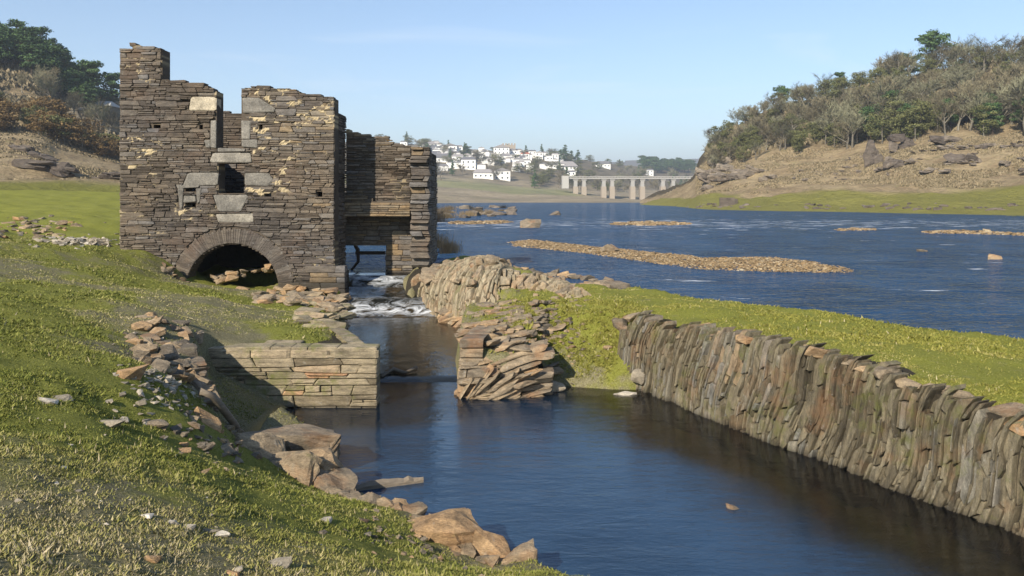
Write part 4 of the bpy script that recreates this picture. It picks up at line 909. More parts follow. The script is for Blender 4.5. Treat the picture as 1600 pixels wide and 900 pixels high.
scatter('loose_rubble', (55, 358), 70, (34, 9), (.2, .8), 'rock', 'brown stones in the meadow far left', seed=10)
scatter('loose_rubble', (840, 500), 160, (36, 22), (.1, .35), 'rock', 'brown slabs lying behind the broken pier', seed=11)
# fallen blocks at the foot of the arch
r = random.Random(41)
for i in range(75):
    u = r.uniform(400, 540); v = 449 + (u - 400) * .13 + r.uniform(-6, 24); x, y, z = ground_hit(u, v); z = max(z, .15)
    s = r.uniform(.25, .75); rock('fallen_block', 0, 0, 0, (s, s * .6, s * r.uniform(.18, .4)), (r.uniform(-.25, .25), r.uniform(-.35, .35), r.uniform(-.8, .8)), 'rock', r.uniform(.2, 1), 'brown fallen stone block on the bank between arch and waterfall', 'stone', 'fallen blocks below the arch of the mill', None, 1, .07, 14, loc=(x, min(y, 24.75), z + .06))
for i in range(26):
    u = r.uniform(330, 432); x = mx_(u, 25.6); s = r.uniform(.22, .5); rock('fallen_block', 0, 0, 0, (s, s * .7, s * r.uniform(.3, .6)), (r.uniform(-.3, .3), r.uniform(-.4, .4), r.uniform(-.8, .8)), 'rock', r.uniform(.5, 1), 'brown fallen stone block lying inside the arch', 'stone', 'fallen blocks inside the arch of the mill', None, 1, .07, 14, loc=(x, 25.3 + r.uniform(0, 1.3), .95 + (u - 330) / 250 + r.uniform(-.1, .1)))
for i in range(40):
    u = r.uniform(440, 560); v = r.uniform(478, 528); x, y = P(u, v, .8); d_ = polydist(np.array([x]), np.array([y]), POOL)[0]
    if d_ > .15 or d_ < -1.2: continue
    s = r.uniform(.4, .95); rock('flat_stone', 0, 0, 0, (s, s * .7, s * .22), (r.uniform(-.1, .1), r.uniform(-.1, .1), r.uniform(-.8, .8)), 'quay', r.uniform(.2, .9), 'flat mossy slab on the left bank between waterfall and quay', 'stone', 'flat slabs on the left bank above the quay', None, 1, .06, 14, loc=(x, y, H(x, y) + .03))
for i in range(14):
    u = r.uniform(245, 292); x, y, z = *P(u, 405 + (u - 245) * .9, 1.2)[:2], 0; x, y = mx_(u, 24.5), 24.5
    s = r.uniform(.3, .6); rock('flat_stone', 0, 0, 0, (s, s * .7, s * .4), (r.uniform(-.3, .3), r.uniform(-.4, .4), r.uniform(-.8, .8)), 'rock', r.uniform(.3, .9), 'brown stone in the grassy bank left of the arch', 'stone', 'stones in the bank left of the arch', None, 1, .07, 14, loc=(x, y + r.uniform(-.5, .2), mz_(405 + (u - 245) * .95)))
for i in range(26):
    u = r.uniform(625, 700); v = 448 + (u - 625) * .55 + r.uniform(-8, 10); x, y = P(u, v, .25); s = r.uniform(.25, .6)
    rock('shore_slab', 0, 0, 0, (s, s * .7, s * .3), (r.uniform(-.3, .3), r.uniform(-.3, .3), r.uniform(-.8, .8)), 'rock', r.uniform(.3, 1), 'brown slab at the stream edge under the humped bank', 'stone', 'slabs at the foot of the humped bank', None, 1, .07, 14, loc=(x, y, .2 + r.uniform(0, .3)))
for i in range(46):
    u = r.uniform(775, 995); v = 418 + (u - 775) * .165 + r.uniform(-7, 6); x, y = P(u, v, 1.02); s = r.uniform(.25, .8)
    rock('shore_stone', 0, 0, 0, (s, s * .7, s * .45), (r.uniform(-.3, .3), r.uniform(-.3, .3), r.uniform(-.8, .8)), 'rock', r.uniform(0, .9), 'brown stone at the river edge behind the grassy strip', 'stone', 'stones along the near river edge', None, 1, .07, 14, loc=(x, y, 1.02))

shp = [(548, 778), (575, 785), (610, 800), (640, 815), (668, 828), (700, 858), (735, 890), (790, 898)]
for i in range(30):
    k = r.random() * (len(shp) - 1.001); j = int(k); f = k - j; u = shp[j][0] * (1 - f) + shp[j + 1][0] * f + r.uniform(-26, 4); v = shp[j][1] * (1 - f) + shp[j + 1][1] * f + r.uniform(-4, 16)
    x, y = P(u, v, .12); s = r.uniform(.12, .34); z = max(H(x, y), .02)
    rock('shore_stone', 0, 0, 0, (s, s * .75, s * .5), (r.uniform(-.4, .4), r.uniform(-.4, .4), r.uniform(0, 3)), 'rock', r.uniform(.4, 1), 'ochre stone on the near shore between the plank and the pointed rocks', 'stone', 'ochre stones of the near shore', None, 2, .08, 14, loc=(x, y, z - s * .02))
for i, (u, v, s_, lb) in enumerate([(970, 516, (.34, .3, .3), 'square brown block at the upper left end of the slab wall'), (984, 530, (.3, .28, .34), 'second brown block below the square one at the wall end'), (974, 545, (.22, .2, .3), 'small upright stone at the left end of the slab wall'), (994, 560, (.34, .28, .3), 'pale brown block low at the left end of the slab wall'), (1004, 590, (.26, .24, .22), 'ochre stone at the water under the wall end'), (985, 505, (.5, .34, .2), 'flat pinkish stone on top of the left wall end'), (1020, 508, (.5, .3, .14), 'flat brown stone on the wall top right of the pinkish one'), (950, 548, (.24, .16, .08), 'flat grey stone in the grass left of the wall end')]):
    x, y, z = ground_hit(u, v); rock('stone', 0, 0, 0, s_, (.1 * (i % 3), .25 * ((i * 7) % 3 - 1), i * .5), 'rock', .25 + .09 * i, lb, 'stone', None, 700 + i, 2, .07, 15, loc=(x, y, z + s_[2] * .3))
# driftwood
def branch(pts, rad, label, name='driftwood_branch', cat='driftwood', mat='wood'):
    b = MB(); b.tube(pts, rad, 7); return tag(b.build(name, M[mat], None, True), label, cat)
branch([(*P(312, 612, 1.25), 1.25), (*P(332, 622, 1.15), 1.18), (*P(352, 650, .85), .9), (*P(370, 670, .6), .62), (*P(378, 692, .3), .3)], [.05, .045, .05, .045, .03], 'curved grey driftwood branch hanging down the collapsed wall')
V = []; b = MB()
p0, p1 = P(553, 764, 0.03), P(662, 750, .03)
dv = Vector((p1[0] - p0[0], p1[1] - p0[1])); dn = Vector((-dv.y, dv.x)).normalized()
n = 14
for i in range(n + 1):
    f = i / n; wd = .13 * math.sin(math.pi * min(.98, .12 + f * .86)) ** .7; c = Vector(p0) + dv * f
    zz = .0 + .02 * math.sin(f * 5) + (.03 if i == n - 3 else 0) + .03 * f
    for q, (k, h) in enumerate(((-.1, -.04), (-.1, .02), (.5, .055), (1, .02), (1, -.04))): pt = c + dn * wd * k * (1 + .2 * math.sin(i * 2.1 + q)); V.append((pt.x, pt.y, zz + h))
Fs = [(i * 5 + k, i * 5 + (k + 1) % 5, i * 5 + 5 + (k + 1) % 5, i * 5 + 5 + k) for i in range(n) for k in range(5)] + [(0, 1, 2, 3, 4)[::-1], tuple(n * 5 + k for k in range(5))]
tag(mesh('floating_plank', V, Fs, M['wood'], None, {'rnd': [.5] * len(V)}), 'grey weathered plank floating off the square boulder in the pool', 'plank')
branch([(*P(596, 588, .06), .07), (*P(615, 582, .06), .12), (*P(632, 586, .06), .1), (*P(650, 581, .06), .13)], [.05, .06, .04, .05], 'short pale driftwood log lying across the channel mouth', 'driftwood_log', 'driftwood')

# ------------------------------------------------------------------ river bars and rocks
def bar(pts, n, sizes, label, seed, hump=.07):
    r = random.Random(seed); poly = [P(u, v, 1.0) for u, v in pts]; xs = [p[0] for p in poly]; ys = [p[1] for p in poly]; b = MB(); k = 0; protos = [rock_mesh(i + 50, 1, .8, .55, 0, 0, 9) for i in range(12)]
    X = nr.uniform(min(xs), max(xs), n * 12); Y = nr.uniform(min(ys), max(ys), n * 12); d = polydist(X, Y, poly)
    for x, y, dd in zip(X, Y, d):
        if dd < 0.02 or float(vnoise(x * .9, y * .9, 4)) * .55 + r.random() * .5 > .32 + dd * 1.6: continue
        s = r.uniform(*sizes) * (.6 + .8 * r.random() ** 3); V, Fs = protos[r.randrange(12)]
        b.add(xform(V, (x, y, 1.0 + min(dd, 1.2) * hump * .4 - s * .12), (0, 0, r.uniform(0, 6)), s), Fs, r.random()); k += 1
        if k > n: break
    tag(b.build('cobble_bar', M['cobble']), label, 'gravel bar', None, 'stuff')
bar([(790, 378), (830, 374), (945, 386), (1080, 399), (1100, 402), (1200, 401), (1270, 408), (1342, 421), (1335, 427), (1200, 426), (1090, 421), (1000, 409), (900, 395), (800, 385)], 9500, (.06, .22), 'long tan cobble bar running diagonally through the near river', 1)
bar([(950, 349), (1000, 346), (1080, 348), (1082, 351), (1020, 353), (960, 352)], 700, (.3, .8), 'thin low gravel bar in the middle of the river', 2, .05)
bar([(700, 347), (790, 344), (805, 347), (780, 350), (705, 351)], 500, (.3, .8), 'pale gravel bar below the reedy rocks at left', 5, .05)
bar([(1300, 359), (1330, 356), (1372, 357), (1370, 360), (1310, 361)], 260, (.2, .5), 'small brown stone bar left in the far rapids', 3, .05)
bar([(1435, 362), (1480, 359), (1600, 364), (1640, 367), (1640, 370), (1520, 366), (1450, 365)], 500, (.2, .6), 'brown stone bar at the right edge of the river', 4, .05)
rock('boulder', 953, 390, 1.1, (.9, .5, .5), (0, .15, .2), 'rock', .5, 'brown rock sticking up from the long cobble bar', seed=901)
rock('boulder', 828, 352, 1.2, (1.9, 1.2, 1.3), (0, .1, .2), 'rock', .3, 'lone dark rock standing in the river left of centre', seed=902)
rock('boulder', 867, 335, 1.1, (2.2, 1.5, 1.2), (0, .1, .2), 'rock', .2, 'small far rock in the river beyond the lone dark one', seed=903)
rock('boulder', 1553, 403, 1.05, (.8, .5, .35), (0, .1, .2), 'rock', .8, 'pinkish rock awash in the river at the right', seed=904)
rock('boulder', 1442, 393, 1.0, (.7, .4, .2), (0, .1, .2), 'rock', .2, 'dark flat rock awash left of the pinkish one', seed=905)
rock('boulder', 1545, 362, 1.05, (.9, .6, .4), (0, .1, .2), 'cobble', .9, 'tiny pale rock near the right river bar', seed=906)
r = random.Random(51)
for i in range(26):
    u = r.uniform(676, 800); v = r.uniform(324, 341) - (u - 676) * .03; x, y = P(u, v, 1.1); s = r.uniform(1.0, 3.2)
    rock('river_rock', 0, 0, 0, (s, s * .6, s * r.uniform(.3, .6)), (0, r.uniform(-.2, .2), r.uniform(0, 3)), 'farrock', r.uniform(0, .9), 'dark rock among reeds in the shallows right of the mill', 'rock', 'rocks in the reedy shallows', None, 1, .1, 14, loc=(x, y, 1.0))
def reed_mesh(seed, n, h, sp):
    r = random.Random(seed); b = MB()
    for k in range(n):
        x, y = r.gauss(0, sp), r.gauss(0, sp * .6); hh = h * r.uniform(.4, 1); a, c = r.gauss(0, .25) * hh, r.gauss(0, .25) * hh; w_ = h * .02
        b.add([(x - w_, y, -.1), (x + w_, y, -.1), (x + a, y + c, hh)], [(0, 1, 2)], r.random())
    return b
reedp = [reed_mesh(i, 260, 1, .42) for i in range(3)]
reedm = []
for i, b in enumerate(reedp):
    o = b.build('reed_clump', M['reed'], None, False, False); reedm.append(o.data); bpy.data.objects.remove(o)
def place(data, name, loc, s, label, cat, group=None, rz=0):
    o = bpy.data.objects.new(name, data); o.location = loc; o.scale = s if isinstance(s, tuple) else (s, s, s); o.rotation_euler = (0, 0, rz); COL.objects.link(o); return tag(o, label, cat, group)
for i in range(18):
    u = r.uniform(676, 790); v = r.uniform(326, 343) - (u - 676) * .04; x, y = P(u, v, 1.0); s = r.uniform(.5, 1.3); place(reedm[i % 3], 'reed_clump', (x, y, .95), (s * 1.4, s * 1.4, s), 'tan dry reed clump in the shallows right of the mill', 'reeds', 'reed clumps in the shallows', r.uniform(0, 6))
for u, v, s, lb in [(684, 384, 1.0, 'dry bush leaning on the right foot of the mill wall end'), (700, 392, .8, 'low dry bush right of the mill wall end'), (706, 388, .6, 'smallest dry tuft near the mill wall end'), (684, 345, 2.0, 'tall dry reeds rising behind the mill wall end')]:
    x, y = P(u, v, 1.1); place(reedm[0], 'reed_clump', (x, y, 1.0), (s * 1.1, s, s), lb, 'reeds', None, r.uniform(0, 6))

# ------------------------------------------------------------------ trees
def bare_tree(seed, h, spread, mat):
    r = random.Random(seed); t = MB(); c = MB()
    def grow(p, d, L, rad, lev):
        pts = [p]; q = p.copy(); dd = d.copy(); nseg = 4 if lev == 0 else 3
        for k in range(nseg):
            dd = (dd + Vector((r.gauss(0, .14), r.gauss(0, .14), .06 + .05 * lev))).normalized(); q = q + dd * L / nseg; pts.append(q.copy())
        if lev < 2: t.tube(pts, [rad * (1 - .7 * k / nseg) for k in range(nseg + 1)], 5 if lev == 0 else 3, r.random(), False)
        else:
            for a, b_ in zip(pts, pts[1:]):
                w_ = rad * 1.5; o_ = (b_ - a).orthogonal().normalized() * w_; c.add([a - o_, a + o_, b_ + o_ * .6, b_ - o_ * .6], [(0, 1, 2, 3)], r.random())
        if lev < 3:
            for k in range((13, 8, 9)[lev]):
                f = r.uniform(.30 if lev == 0 else .2, 1); i = min(int(f * nseg), nseg - 1); pp = pts[i].lerp(pts[i + 1], f * nseg - i)
                ax = dd.orthogonal().normalized(); ax.rotate(Matrix.Rotation(r.uniform(0, 6.28), 3, dd)); nd = (dd * r.uniform(.5, 1.0) + ax * r.uniform(.6, 1.1) * spread + Vector((0, 0, .18))).normalized()
                grow(pp, nd, L * r.uniform(.38, .62) * (1.15 - .5 * f if lev == 0 else 1), rad * (.42, .4, .5)[lev], lev + 1)
    grow(Vector((0, 0, -.5)), Vector((0, 0, 1)), h * .75, h * .022, 0)
    return t, c
def clump_crown(seed, h, kind):
    r = random.Random(seed); nr_ = np.random.RandomState(seed); b = MB(); t = MB(); blobs = []
    if kind == 'pine':
        for k in range(40): z = r.uniform(.32, 1.0); rr = .26 * h * (1 - ((z - .62) / .48) ** 2 * .75); a = r.uniform(0, 6.28); q = rr * r.random() ** .5; blobs.append((math.cos(a) * q, math.sin(a) * q, z * h * .95, h * r.uniform(.07, .12), .6))
    elif kind == 'umbrella':
        for k in range(38): a = r.uniform(0, 6.28); q = .36 * h * r.random() ** .5; blobs.append((math.cos(a) * q, math.sin(a) * q, h * (.9 - (q / h) ** 2 * 1.6 + r.uniform(-.3, .04)), h * r.uniform(.06, .11), .55))
    elif kind == 'spruce':
        for k in range(40): z = r.uniform(.1, 1); a = r.uniform(0, 6.28); q = .24 * h * (1.05 - z) * r.uniform(.4, 1); blobs.append((math.cos(a) * q, math.sin(a) * q, z * h, h * (.03 + .06 * (1 - z)), .5))
    else:
        for k in range(30): a = r.uniform(0, 6.28); q = .40 * h * r.random() ** .5; z = h * r.uniform(.15, .95) ; q *= max(.2, math.sqrt(max(0, 1 - (z / h - .5) ** 2 * 3.2))); blobs.append((math.cos(a) * q, math.sin(a) * q, z, h * r.uniform(.08, .14), .8))
    for x, y, z, s, fl in blobs:
        sh = r.random()
        for k in range(70):
            p = nr_.normal(size=3); p /= np.linalg.norm(p); p *= s * r.uniform(.55, 1.15); a = nr_.normal(size=3); a[2] *= .5; a /= np.linalg.norm(a); c_ = np.cross(a, p); c_ /= (np.linalg.norm(c_) + 1e-6); e = h * r.uniform(.016, .032)
            o_ = np.array([x, y, z]) + p * [1.25, 1.25, fl]; b.add([o_ - a * e, o_ + c_ * e * .7, o_ + a * e, o_ - c_ * e * .7], [(0, 1, 2, 3)], min(1, max(0, .5 * sh + r.uniform(-.1, .5))))
    t.tube([(0, 0, -.5), (.01 * h, 0, h * .4), (-.01 * h, .01 * h, h * .85)], [h * .02, h * .014, h * .005], 6, .5, False)
    for x, y, z, s, fl in blobs[::4]: t.tube([(0, 0, z * .8), (x * .9, y * .9, z)], [h * .008, h * .003], 3, .5, False)
    return t, b
TREE = {}
def proto(kind, t, c, tm, cm):
    o1 = t.build('trunk', M[tm], None, False, False); o2 = c.build('crown', M[cm], None, False, False); d = (o1.data, o2.data)
    bpy.data.objects.remove(o1); bpy.data.objects.remove(o2); TREE.setdefault(kind, []).append(d)
for i in range(5): proto('bare', *bare_tree(60 + i, 10, .95, 'twig'), 'bark', 'twig' if i % 2 else 'twig2')
for i in range(3): proto('pine', *clump_crown(70 + i, 10, 'pine'), 'darkbark', 'needle')
proto('umbrella', *clump_crown(80, 10, 'umbrella'), 'darkbark', 'needle')
for i in range(2): proto('spruce', *clump_crown(83 + i, 10, 'spruce'), 'darkbark', 'needle')
for i in range(3): proto('oak', *clump_crown(90 + i, 10, 'round'), 'bark', 'oakleaf')
for i in range(2): proto('shrub', *clump_crown(95 + i, 10, 'round'), 'bark', 'rust')
cnt = {}
def tree(kind, loc, h, name, label, group=None, cat='tree', r=rng, wide=1.0):
    t, c = TREE[kind][r.randrange(len(TREE[kind]))]; e = bpy.data.objects.new(name, None); e.empty_display_size = .2
    e.location = loc; s = h / 10; e.scale = (s * wide, s * wide, s); e.rotation_euler = (0, 0, r.uniform(0, 6.28)); COL.objects.link(e); tag(e, label, cat, group)
    for nm, d in (('trunk', t), ('crown', c)):
        o = bpy.data.objects.new(nm, d); o.parent = e; COL.objects.link(o)
    return e
# woods on the right hill
def where(u, row):
    a = 'at the lower edge' if row < 2 else ('in the middle' if row < 5 else 'along the crest')
    b = 'straight above the layered ledges' if u < 1210 else ('left of the tall dark crag' if u < 1330 else ('above the tall dark crag' if u < 1430 else ('below the flat-topped pine' if u < 1520 and row < 5 else 'right of the flat-topped pine')))
    return a + ', ' + b
def third(u, a, b, names): return names[min(len(names) - 1, max(0, int((u - a) / (b - a) * len(names))))]
r = random.Random(61)
for row, (b0, n) in enumerate([(3.95, 46), (4.3, 44), (4.65, 44), (5.05, 42), (5.4, 42), (5.8, 40), (6.15, 36)]):
    for k in range(n):
        u = 1108 + (1760 - 1108) * (k + r.uniform(-.4, 1.4)) / n; b_ = b0 + r.uniform(-.2, .2)
        if row == 0 and 1375 < u < 1440: continue
        p = RH.pt(u, b_); h = r.uniform(6.8, 10.4) * float(np.interp(u, [1100, 1200, 1320], [.55, .72, 1])); q = r.random()
        if u < 1100: continue
        if q < .62: tree('bare', p, h * 1.15, 'bare_tree', 'leafless tree of the right wood, ' + where(u, row), 'leafless trees of the right hill wood', r=r, wide=1.45)
        else: tree('oak', p, h * .8, 'leafy_tree', 'olive tree of the right wood, ' + where(u, row), 'leafy trees in the right hill wood', r=r)
for u, v, h, kd, lb in [(1458, 116, 15, 'umbrella', 'tall flat-topped pine standing highest on the right ridge'), (1392, 134, 9, 'pine', 'left dark pine of the cluster beside the flat-topped pine'), (1412, 130, 10, 'pine', 'middle dark pine beside the flat-topped pine'), (1430, 124, 8, 'pine', 'right dark pine of the cluster beside the flat-topped pine'),
                        (1500, 114, 9, 'pine', 'dark pine right of the flat-topped pine on the ridge'), (1222, 176, 10, 'umbrella', 'spreading pine on the left shoulder of the right ridge'), (1144, 226, 9, 'oak', 'small round green tree low on the left end of the ridge'), (1128, 232, 8, 'oak', 'lowest green tree at the left tip of the right hill'), (1312, 148, 8, 'pine', 'single dark pine on the middle of the right ridge'), (1340, 144, 7, 'oak', 'small leafy tree on the ridge right of the single pine')]:
    b_ = 5.9; p = RH.pt(u, b_); Yd = p[1]; tree(kd, (p[0], p[1], CZ - (v - VH) / F * Yd), h, 'pine_tree' if kd != 'oak' else 'leafy_tree', lb, r=r)
for k in range(26):
    u = r.uniform(1330, 1600); p = RH.pt(u, 4.1 + r.uniform(-.25, .5)); tree('oak' if r.random() < .8 else 'pine', p, r.uniform(6, 10), 'evergreen_tree', 'dark green tree at the lower edge of the right hill wood', 'green trees at the lower edge of the right wood', r=r)
for k in range(16):
    u = r.uniform(1130, 1330); p = RH.pt(u, 4.1 + r.uniform(-.1, .3)); tree('oak', p, r.uniform(4, 7), 'evergreen_bush', 'dark bushy tree at the left foot of the right hill wood', 'bushy trees at the left foot of the right wood', r=r)
# left hill
for k in range(110):
    u = r.uniform(-260, 165); b_ = 4.9 + 1.2 * r.random(); p = LH.pt(u, b_); tree('pine', p, r.uniform(7.5, 10.5), 'pine_tree', 'dark green pine of the left hill wood, ' + third(u, 0, 165, ['at picture edge', 'in its middle', 'towards the tower']) + (' and high up' if b_ > 5.5 else ' and lower down'), 'pines on the left hill', r=r, wide=1.25)
for u, v, h, lb in [(176, 150, 13, 'dark pine just left of the mill tower top'), (142, 162, 13, 'pine at the right end of the left wood')]:
    p = LH.pt(u, 5.3); tree('pine', p, h, 'pine_tree', lb, r=r, wide=1.2)
for k in range(46):
    u = r.uniform(-200, 188); b_ = 4.25 + .55 * r.random(); p = LH.pt(u, b_); tree('bare', p, r.uniform(5.5, 8.5), 'bare_tree', 'pale leafless tree below the pines, ' + third(u, 0, 188, ['at the left edge', 'above the orange thicket', 'above the low shed', 'beside the mill tower']), 'leafless trees below the pines', r=r, wide=1.1)
for k in range(60):
    u = r.uniform(-160, 190); b_ = 3.25 + .55 * r.random(); p = LH.pt(u, b_); kd = 'shrub' if r.random() < .65 else 'oak'
    if kd == 'shrub': tree('shrub', p, r.uniform(3.5, 6), 'rusty_shrub', 'orange-brown thicket bush ' + third(u, 0, 190, ['at the left edge of the slope', 'above the long dark ledge', 'below the low shed', 'close to the mill wall']), 'rusty bushes of the left hillside', 'bush', r=r, wide=1.5)
    else: tree('oak', p, r.uniform(3, 5.5), 'green_shrub', 'dark green bush in the thicket ' + third(u, 0, 190, ['at the left edge', 'above the long dark ledge', 'below the low shed', 'close to the mill wall']), 'green bushes of the left hillside', 'bush', r=r, wide=1.4)
# far hill
def town(u, b_): return ('below the town ' if b_ < 3.8 else ('among the houses ' if b_ < 5 else 'on the skyline ')) + third(u, 640, 1110, ['near the mill wall end', 'under the large white house', 'by the church tower', 'by the tall pointed conifers', 'behind the left half of the bridge', 'behind the right half of the bridge'])
for k in range(165):
    u = r.uniform(560, 1110); b_ = r.uniform(2.6, 5.8); p = FH.pt(u, b_); q = r.random()
    if q < .5: tree('bare', p, r.uniform(9, 14), 'bare_tree', 'hazy leafless tree ' + town(u, b_), 'leafless trees around the far town', r=r, wide=1.8)
    elif q < .85: tree('oak', p, r.uniform(7, 12), 'leafy_tree', 'hazy green tree ' + town(u, b_), 'leafy trees around the far town', r=r, wide=1.5)
    else: tree('spruce', p, r.uniform(10, 16), 'conifer_tree', 'hazy dark conifer ' + town(u, b_), 'conifers around the far town', r=r)
for u, v, h, lb in [(883, 252, 20, 'tallest pointed conifer right of the far town'), (876, 252, 15, 'conifer left of the tallest pointed one by the far town'), (893, 252, 14, 'conifer right of the tallest pointed one by the far town'), (903, 253, 15, 'third conifer right of the tallest one'), (730, 245, 15, 'conifer between the white houses at the left of the far town')]:
    p, b_ = FH.at(u, v); tree('spruce', p, h, 'conifer_tree', lb, r=r, wide=1.6)
for k in range(46):
    u = r.uniform(1000, 1092); p = FH.pt(u, r.uniform(5.2, 6.0)); tree('pine', p, r.uniform(13, 19), 'pine_tree', 'blue-hazed pine in the far wood above the bridge', 'pines of the far wood above the bridge', r=r, wide=1.5)

# dry scrub on the bare slopes
def scrub(L, name, u0, u1, b0, b1, n, h, label, seed, mat):
    rs = np.random.RandomState(seed); u = rs.uniform(u0, u1, n); b_ = rs.uniform(b0, b1, n); p = L.pt(u, b_)
    k = fbm(p[:, 0] * .09, p[:, 1] * .09 + p[:, 2] * .12, seed, 5) > .44; p = p[k]; m = len(p); hh = h * rs.uniform(.4, 1.5, m); a = rs.uniform(0, 6.28, m); V = np.empty((m, 3, 3))
    V[:, 0] = p - np.stack([np.cos(a), np.sin(a), a * 0 + .2], -1) * hh[:, None] * .9; V[:, 1] = p + np.stack([np.cos(a), np.sin(a), a * 0 - .2], -1) * hh[:, None] * .9; V[:, 2] = p + np.stack([rs.normal(0, .3, m) * hh, rs.normal(0, .3, m) * hh, hh], -1)
    tag(mesh(name, V.reshape(-1, 3), np.arange(m * 3).reshape(-1, 3), M[mat], None, {'rnd': np.repeat(rs.rand(m), 3)}, False, False), label, 'scrub', None, 'stuff')
M['scrub'] = leaf('dry_scrub', (0.09, 0.075, 0.04), (0.30, 0.24, 0.15))
scrub(RH, 'dry_scrub', 1090, 1800, 2.0, 4.2, 90000, .24, 'dry brown scrub dotting the bare right slope', 5, 'scrub')
scrub(RH, 'undergrowth', 1110, 1800, 4.1, 6.2, 40000, 1.2, 'brown undergrowth beneath the right hill wood', 6, 'scrub')
scrub(LH, 'dry_scrub', -300, 260, 1.5, 3.6, 70000, .2, 'dry brown scrub dotting the left slope', 7, 'scrub')
scrub(LH, 'undergrowth', -300, 230, 3.5, 6.0, 50000, .8, 'brown undergrowth across the upper left hillside', 8, 'scrub')
def track(L, pts, w_, name):
    V = []
    for u, v in pts: p, _ = L.at(u, v); V += [(p[0], p[1] - w_, p[2] + .5), (p[0], p[1] + w_, p[2] + 1.6)]
    tag(mesh(name, V, [(i, i + 2, i + 3, i + 1) for i in range(0, len(V) - 2, 2)], M['hill'], None, {'green': [0] * len(V), 'wood': [0] * len(V)}, False, False), kind='structure')
# outcrops
r = random.Random(71)
def outcrop(L, u, v, w_, h, label, group=None, rn=.5, n=6):
    p, b_ = L.at(u, v); e = empty('rock_outcrop', tuple(p), label, 'outcrop', group)
    for k in range(n):
        s = w_ * r.uniform(.35, .8); V, Fs = rock_mesh(r.randrange(9999), s, s * .6, h * r.uniform(.3, .8), 2, .12)
        mesh('rock_shelf', xform(V, (p[0] + r.uniform(-.4, .4) * w_, p[1] + r.uniform(-.5, .5), p[2] + r.uniform(-.1, .45) * h), (r.uniform(-.1, .1), r.uniform(.0, .3), r.uniform(-.4, .4))), Fs, M['farrock'], e, {'rnd': [min(1, max(0, rn + r.uniform(-.3, .3)))] * len(V)})
for u, v, w_, h in [(1105, 272, 7, 4), (1120, 284, 9, 4), (1140, 268, 9, 3), (1150, 282, 8, 3), (1170, 276, 8, 3), (1185, 270, 7, 2.5), (1130, 258, 6, 3), (1200, 282, 4, 2), (1112, 295, 5, 2)]: outcrop(RH, u, v, w_, h, 'layered brown rock ledge at the left tip of the right hill', 'layered ledges at the tip of the right hill', .55, 7)
for u, v, w_, h, lb in [(1372, 255, 5, 8, 'tall narrow dark crag below the right wood'), (1400, 262, 5, 4, 'low broken crag left of the shaded bluff'), (1412, 232, 7, 6, 'shaded bluff under the right wood'), (1490, 222, 9, 3, 'smooth grey slab outcrop under the wood'), (1505, 255, 6, 3.5, 'dark notched outcrop on the right slope'), (1545, 232, 3, 2, 'round dark boulder outcrop on the right slope')]: outcrop(RH, u, v, w_, h, lb, None, .25, 7)
for k in range(34): outcrop(RH, r.uniform(1430, 1640), r.uniform(218, 276), r.uniform(1.5, 5), r.uniform(.6, 1.6), 'brown rock shelf on the scrubby right slope', 'rock shelves on the right slope', .5, 3)
for k in range(22): outcrop(RH, r.uniform(1240, 1400), r.uniform(240, 285), r.uniform(1, 3), r.uniform(.4, 1.2), 'small rock shelf on the bare slope below the crag', 'small shelves below the crag', .5, 3)
for u, v, w_, h, lb in [(15, 236, 4, 1.8, 'dark outcrop at the left edge on the terraced slope'), (40, 248, 5, 1.5, 'small dark outcrop above the long ledge'), (50, 268, 8, 2.2, 'long dark ledge on the left slope'), (85, 272, 6, 1.6, 'right part of the long ledge on the left slope'), (170, 280, 5, 1.2, 'low dark outcrop near the mill tower')]: outcrop(LH, u, v, w_, h, lb, None, .15, 7)
# sheds on the left slope
def house(L, u, v, w_, h, label=None, group=None, roof='roof', rn=.9, wall='white', rot=0, dep=None, gable=True, name='house', wins=True, cat='house'):
    p, b_ = L.at(u, v); e = empty(name, tuple(p), label, cat, group); x, y, z = p; D = dep or w_ * .8; b = MB(); b.box(x - w_ / 2, x + w_ / 2, y, y + D, z - h * .5, z + h, rn); b.build('wall', M[wall], e)
    o = w_ * .05; rh = w_ * .2; b = MB()
    if gable == 'front': b.add([(x - w_ / 2 - o, y - o, z + h), (x + w_ / 2 + o, y - o, z + h), (x + w_ / 2 + o, y + D, z + h), (x - w_ / 2 - o, y + D, z + h), (x, y - o, z + h + rh), (x, y + D, z + h + rh)], [(0, 4, 5, 3), (1, 2, 5, 4), (2, 3, 5), (0, 1, 4), (0, 3, 2, 1)], rng.random())
    else: b.add([(x - w_ / 2 - o, y - o, z + h), (x + w_ / 2 + o, y - o, z + h), (x + w_ / 2 + o, y + D + o, z + h), (x - w_ / 2 - o, y + D + o, z + h), (x - w_ / 2 + w_ * .12, y + D / 2, z + h + rh), (x + w_ / 2 - w_ * .12, y + D / 2, z + h + rh)], [(0, 1, 5, 4), (1, 2, 5), (2, 3, 4, 5), (3, 0, 4), (0, 3, 2, 1)], rng.random())
    b.build('roof', M[roof], e)
    if wins:
        nx = max(1, int(w_ / 4)); nz_ = max(1, int(h / 3.4))
        for i in range(nx):
            for j in range(nz_):
                cx = x - w_ / 2 + w_ * (i + .5) / nx; cz = z + h * (j + .5) / nz_; b = MB(); b.box(cx - .7, cx + .7, y - .06, y + .05, cz - .8, cz + .8); b.build('window', M['glass'], e)
    return e
house(LH, 150, 178, 9, 2.2, 'low shed with a pale roof on the left hillside', None, 'concrete', .2, 'bark', wins=False, name='shed', cat='shed'); house(LH, 118, 186, 5, 2.2, 'small ruined hut left of the low shed', None, 'bark', .2, 'bark', wins=False, name='shed', cat='shed')
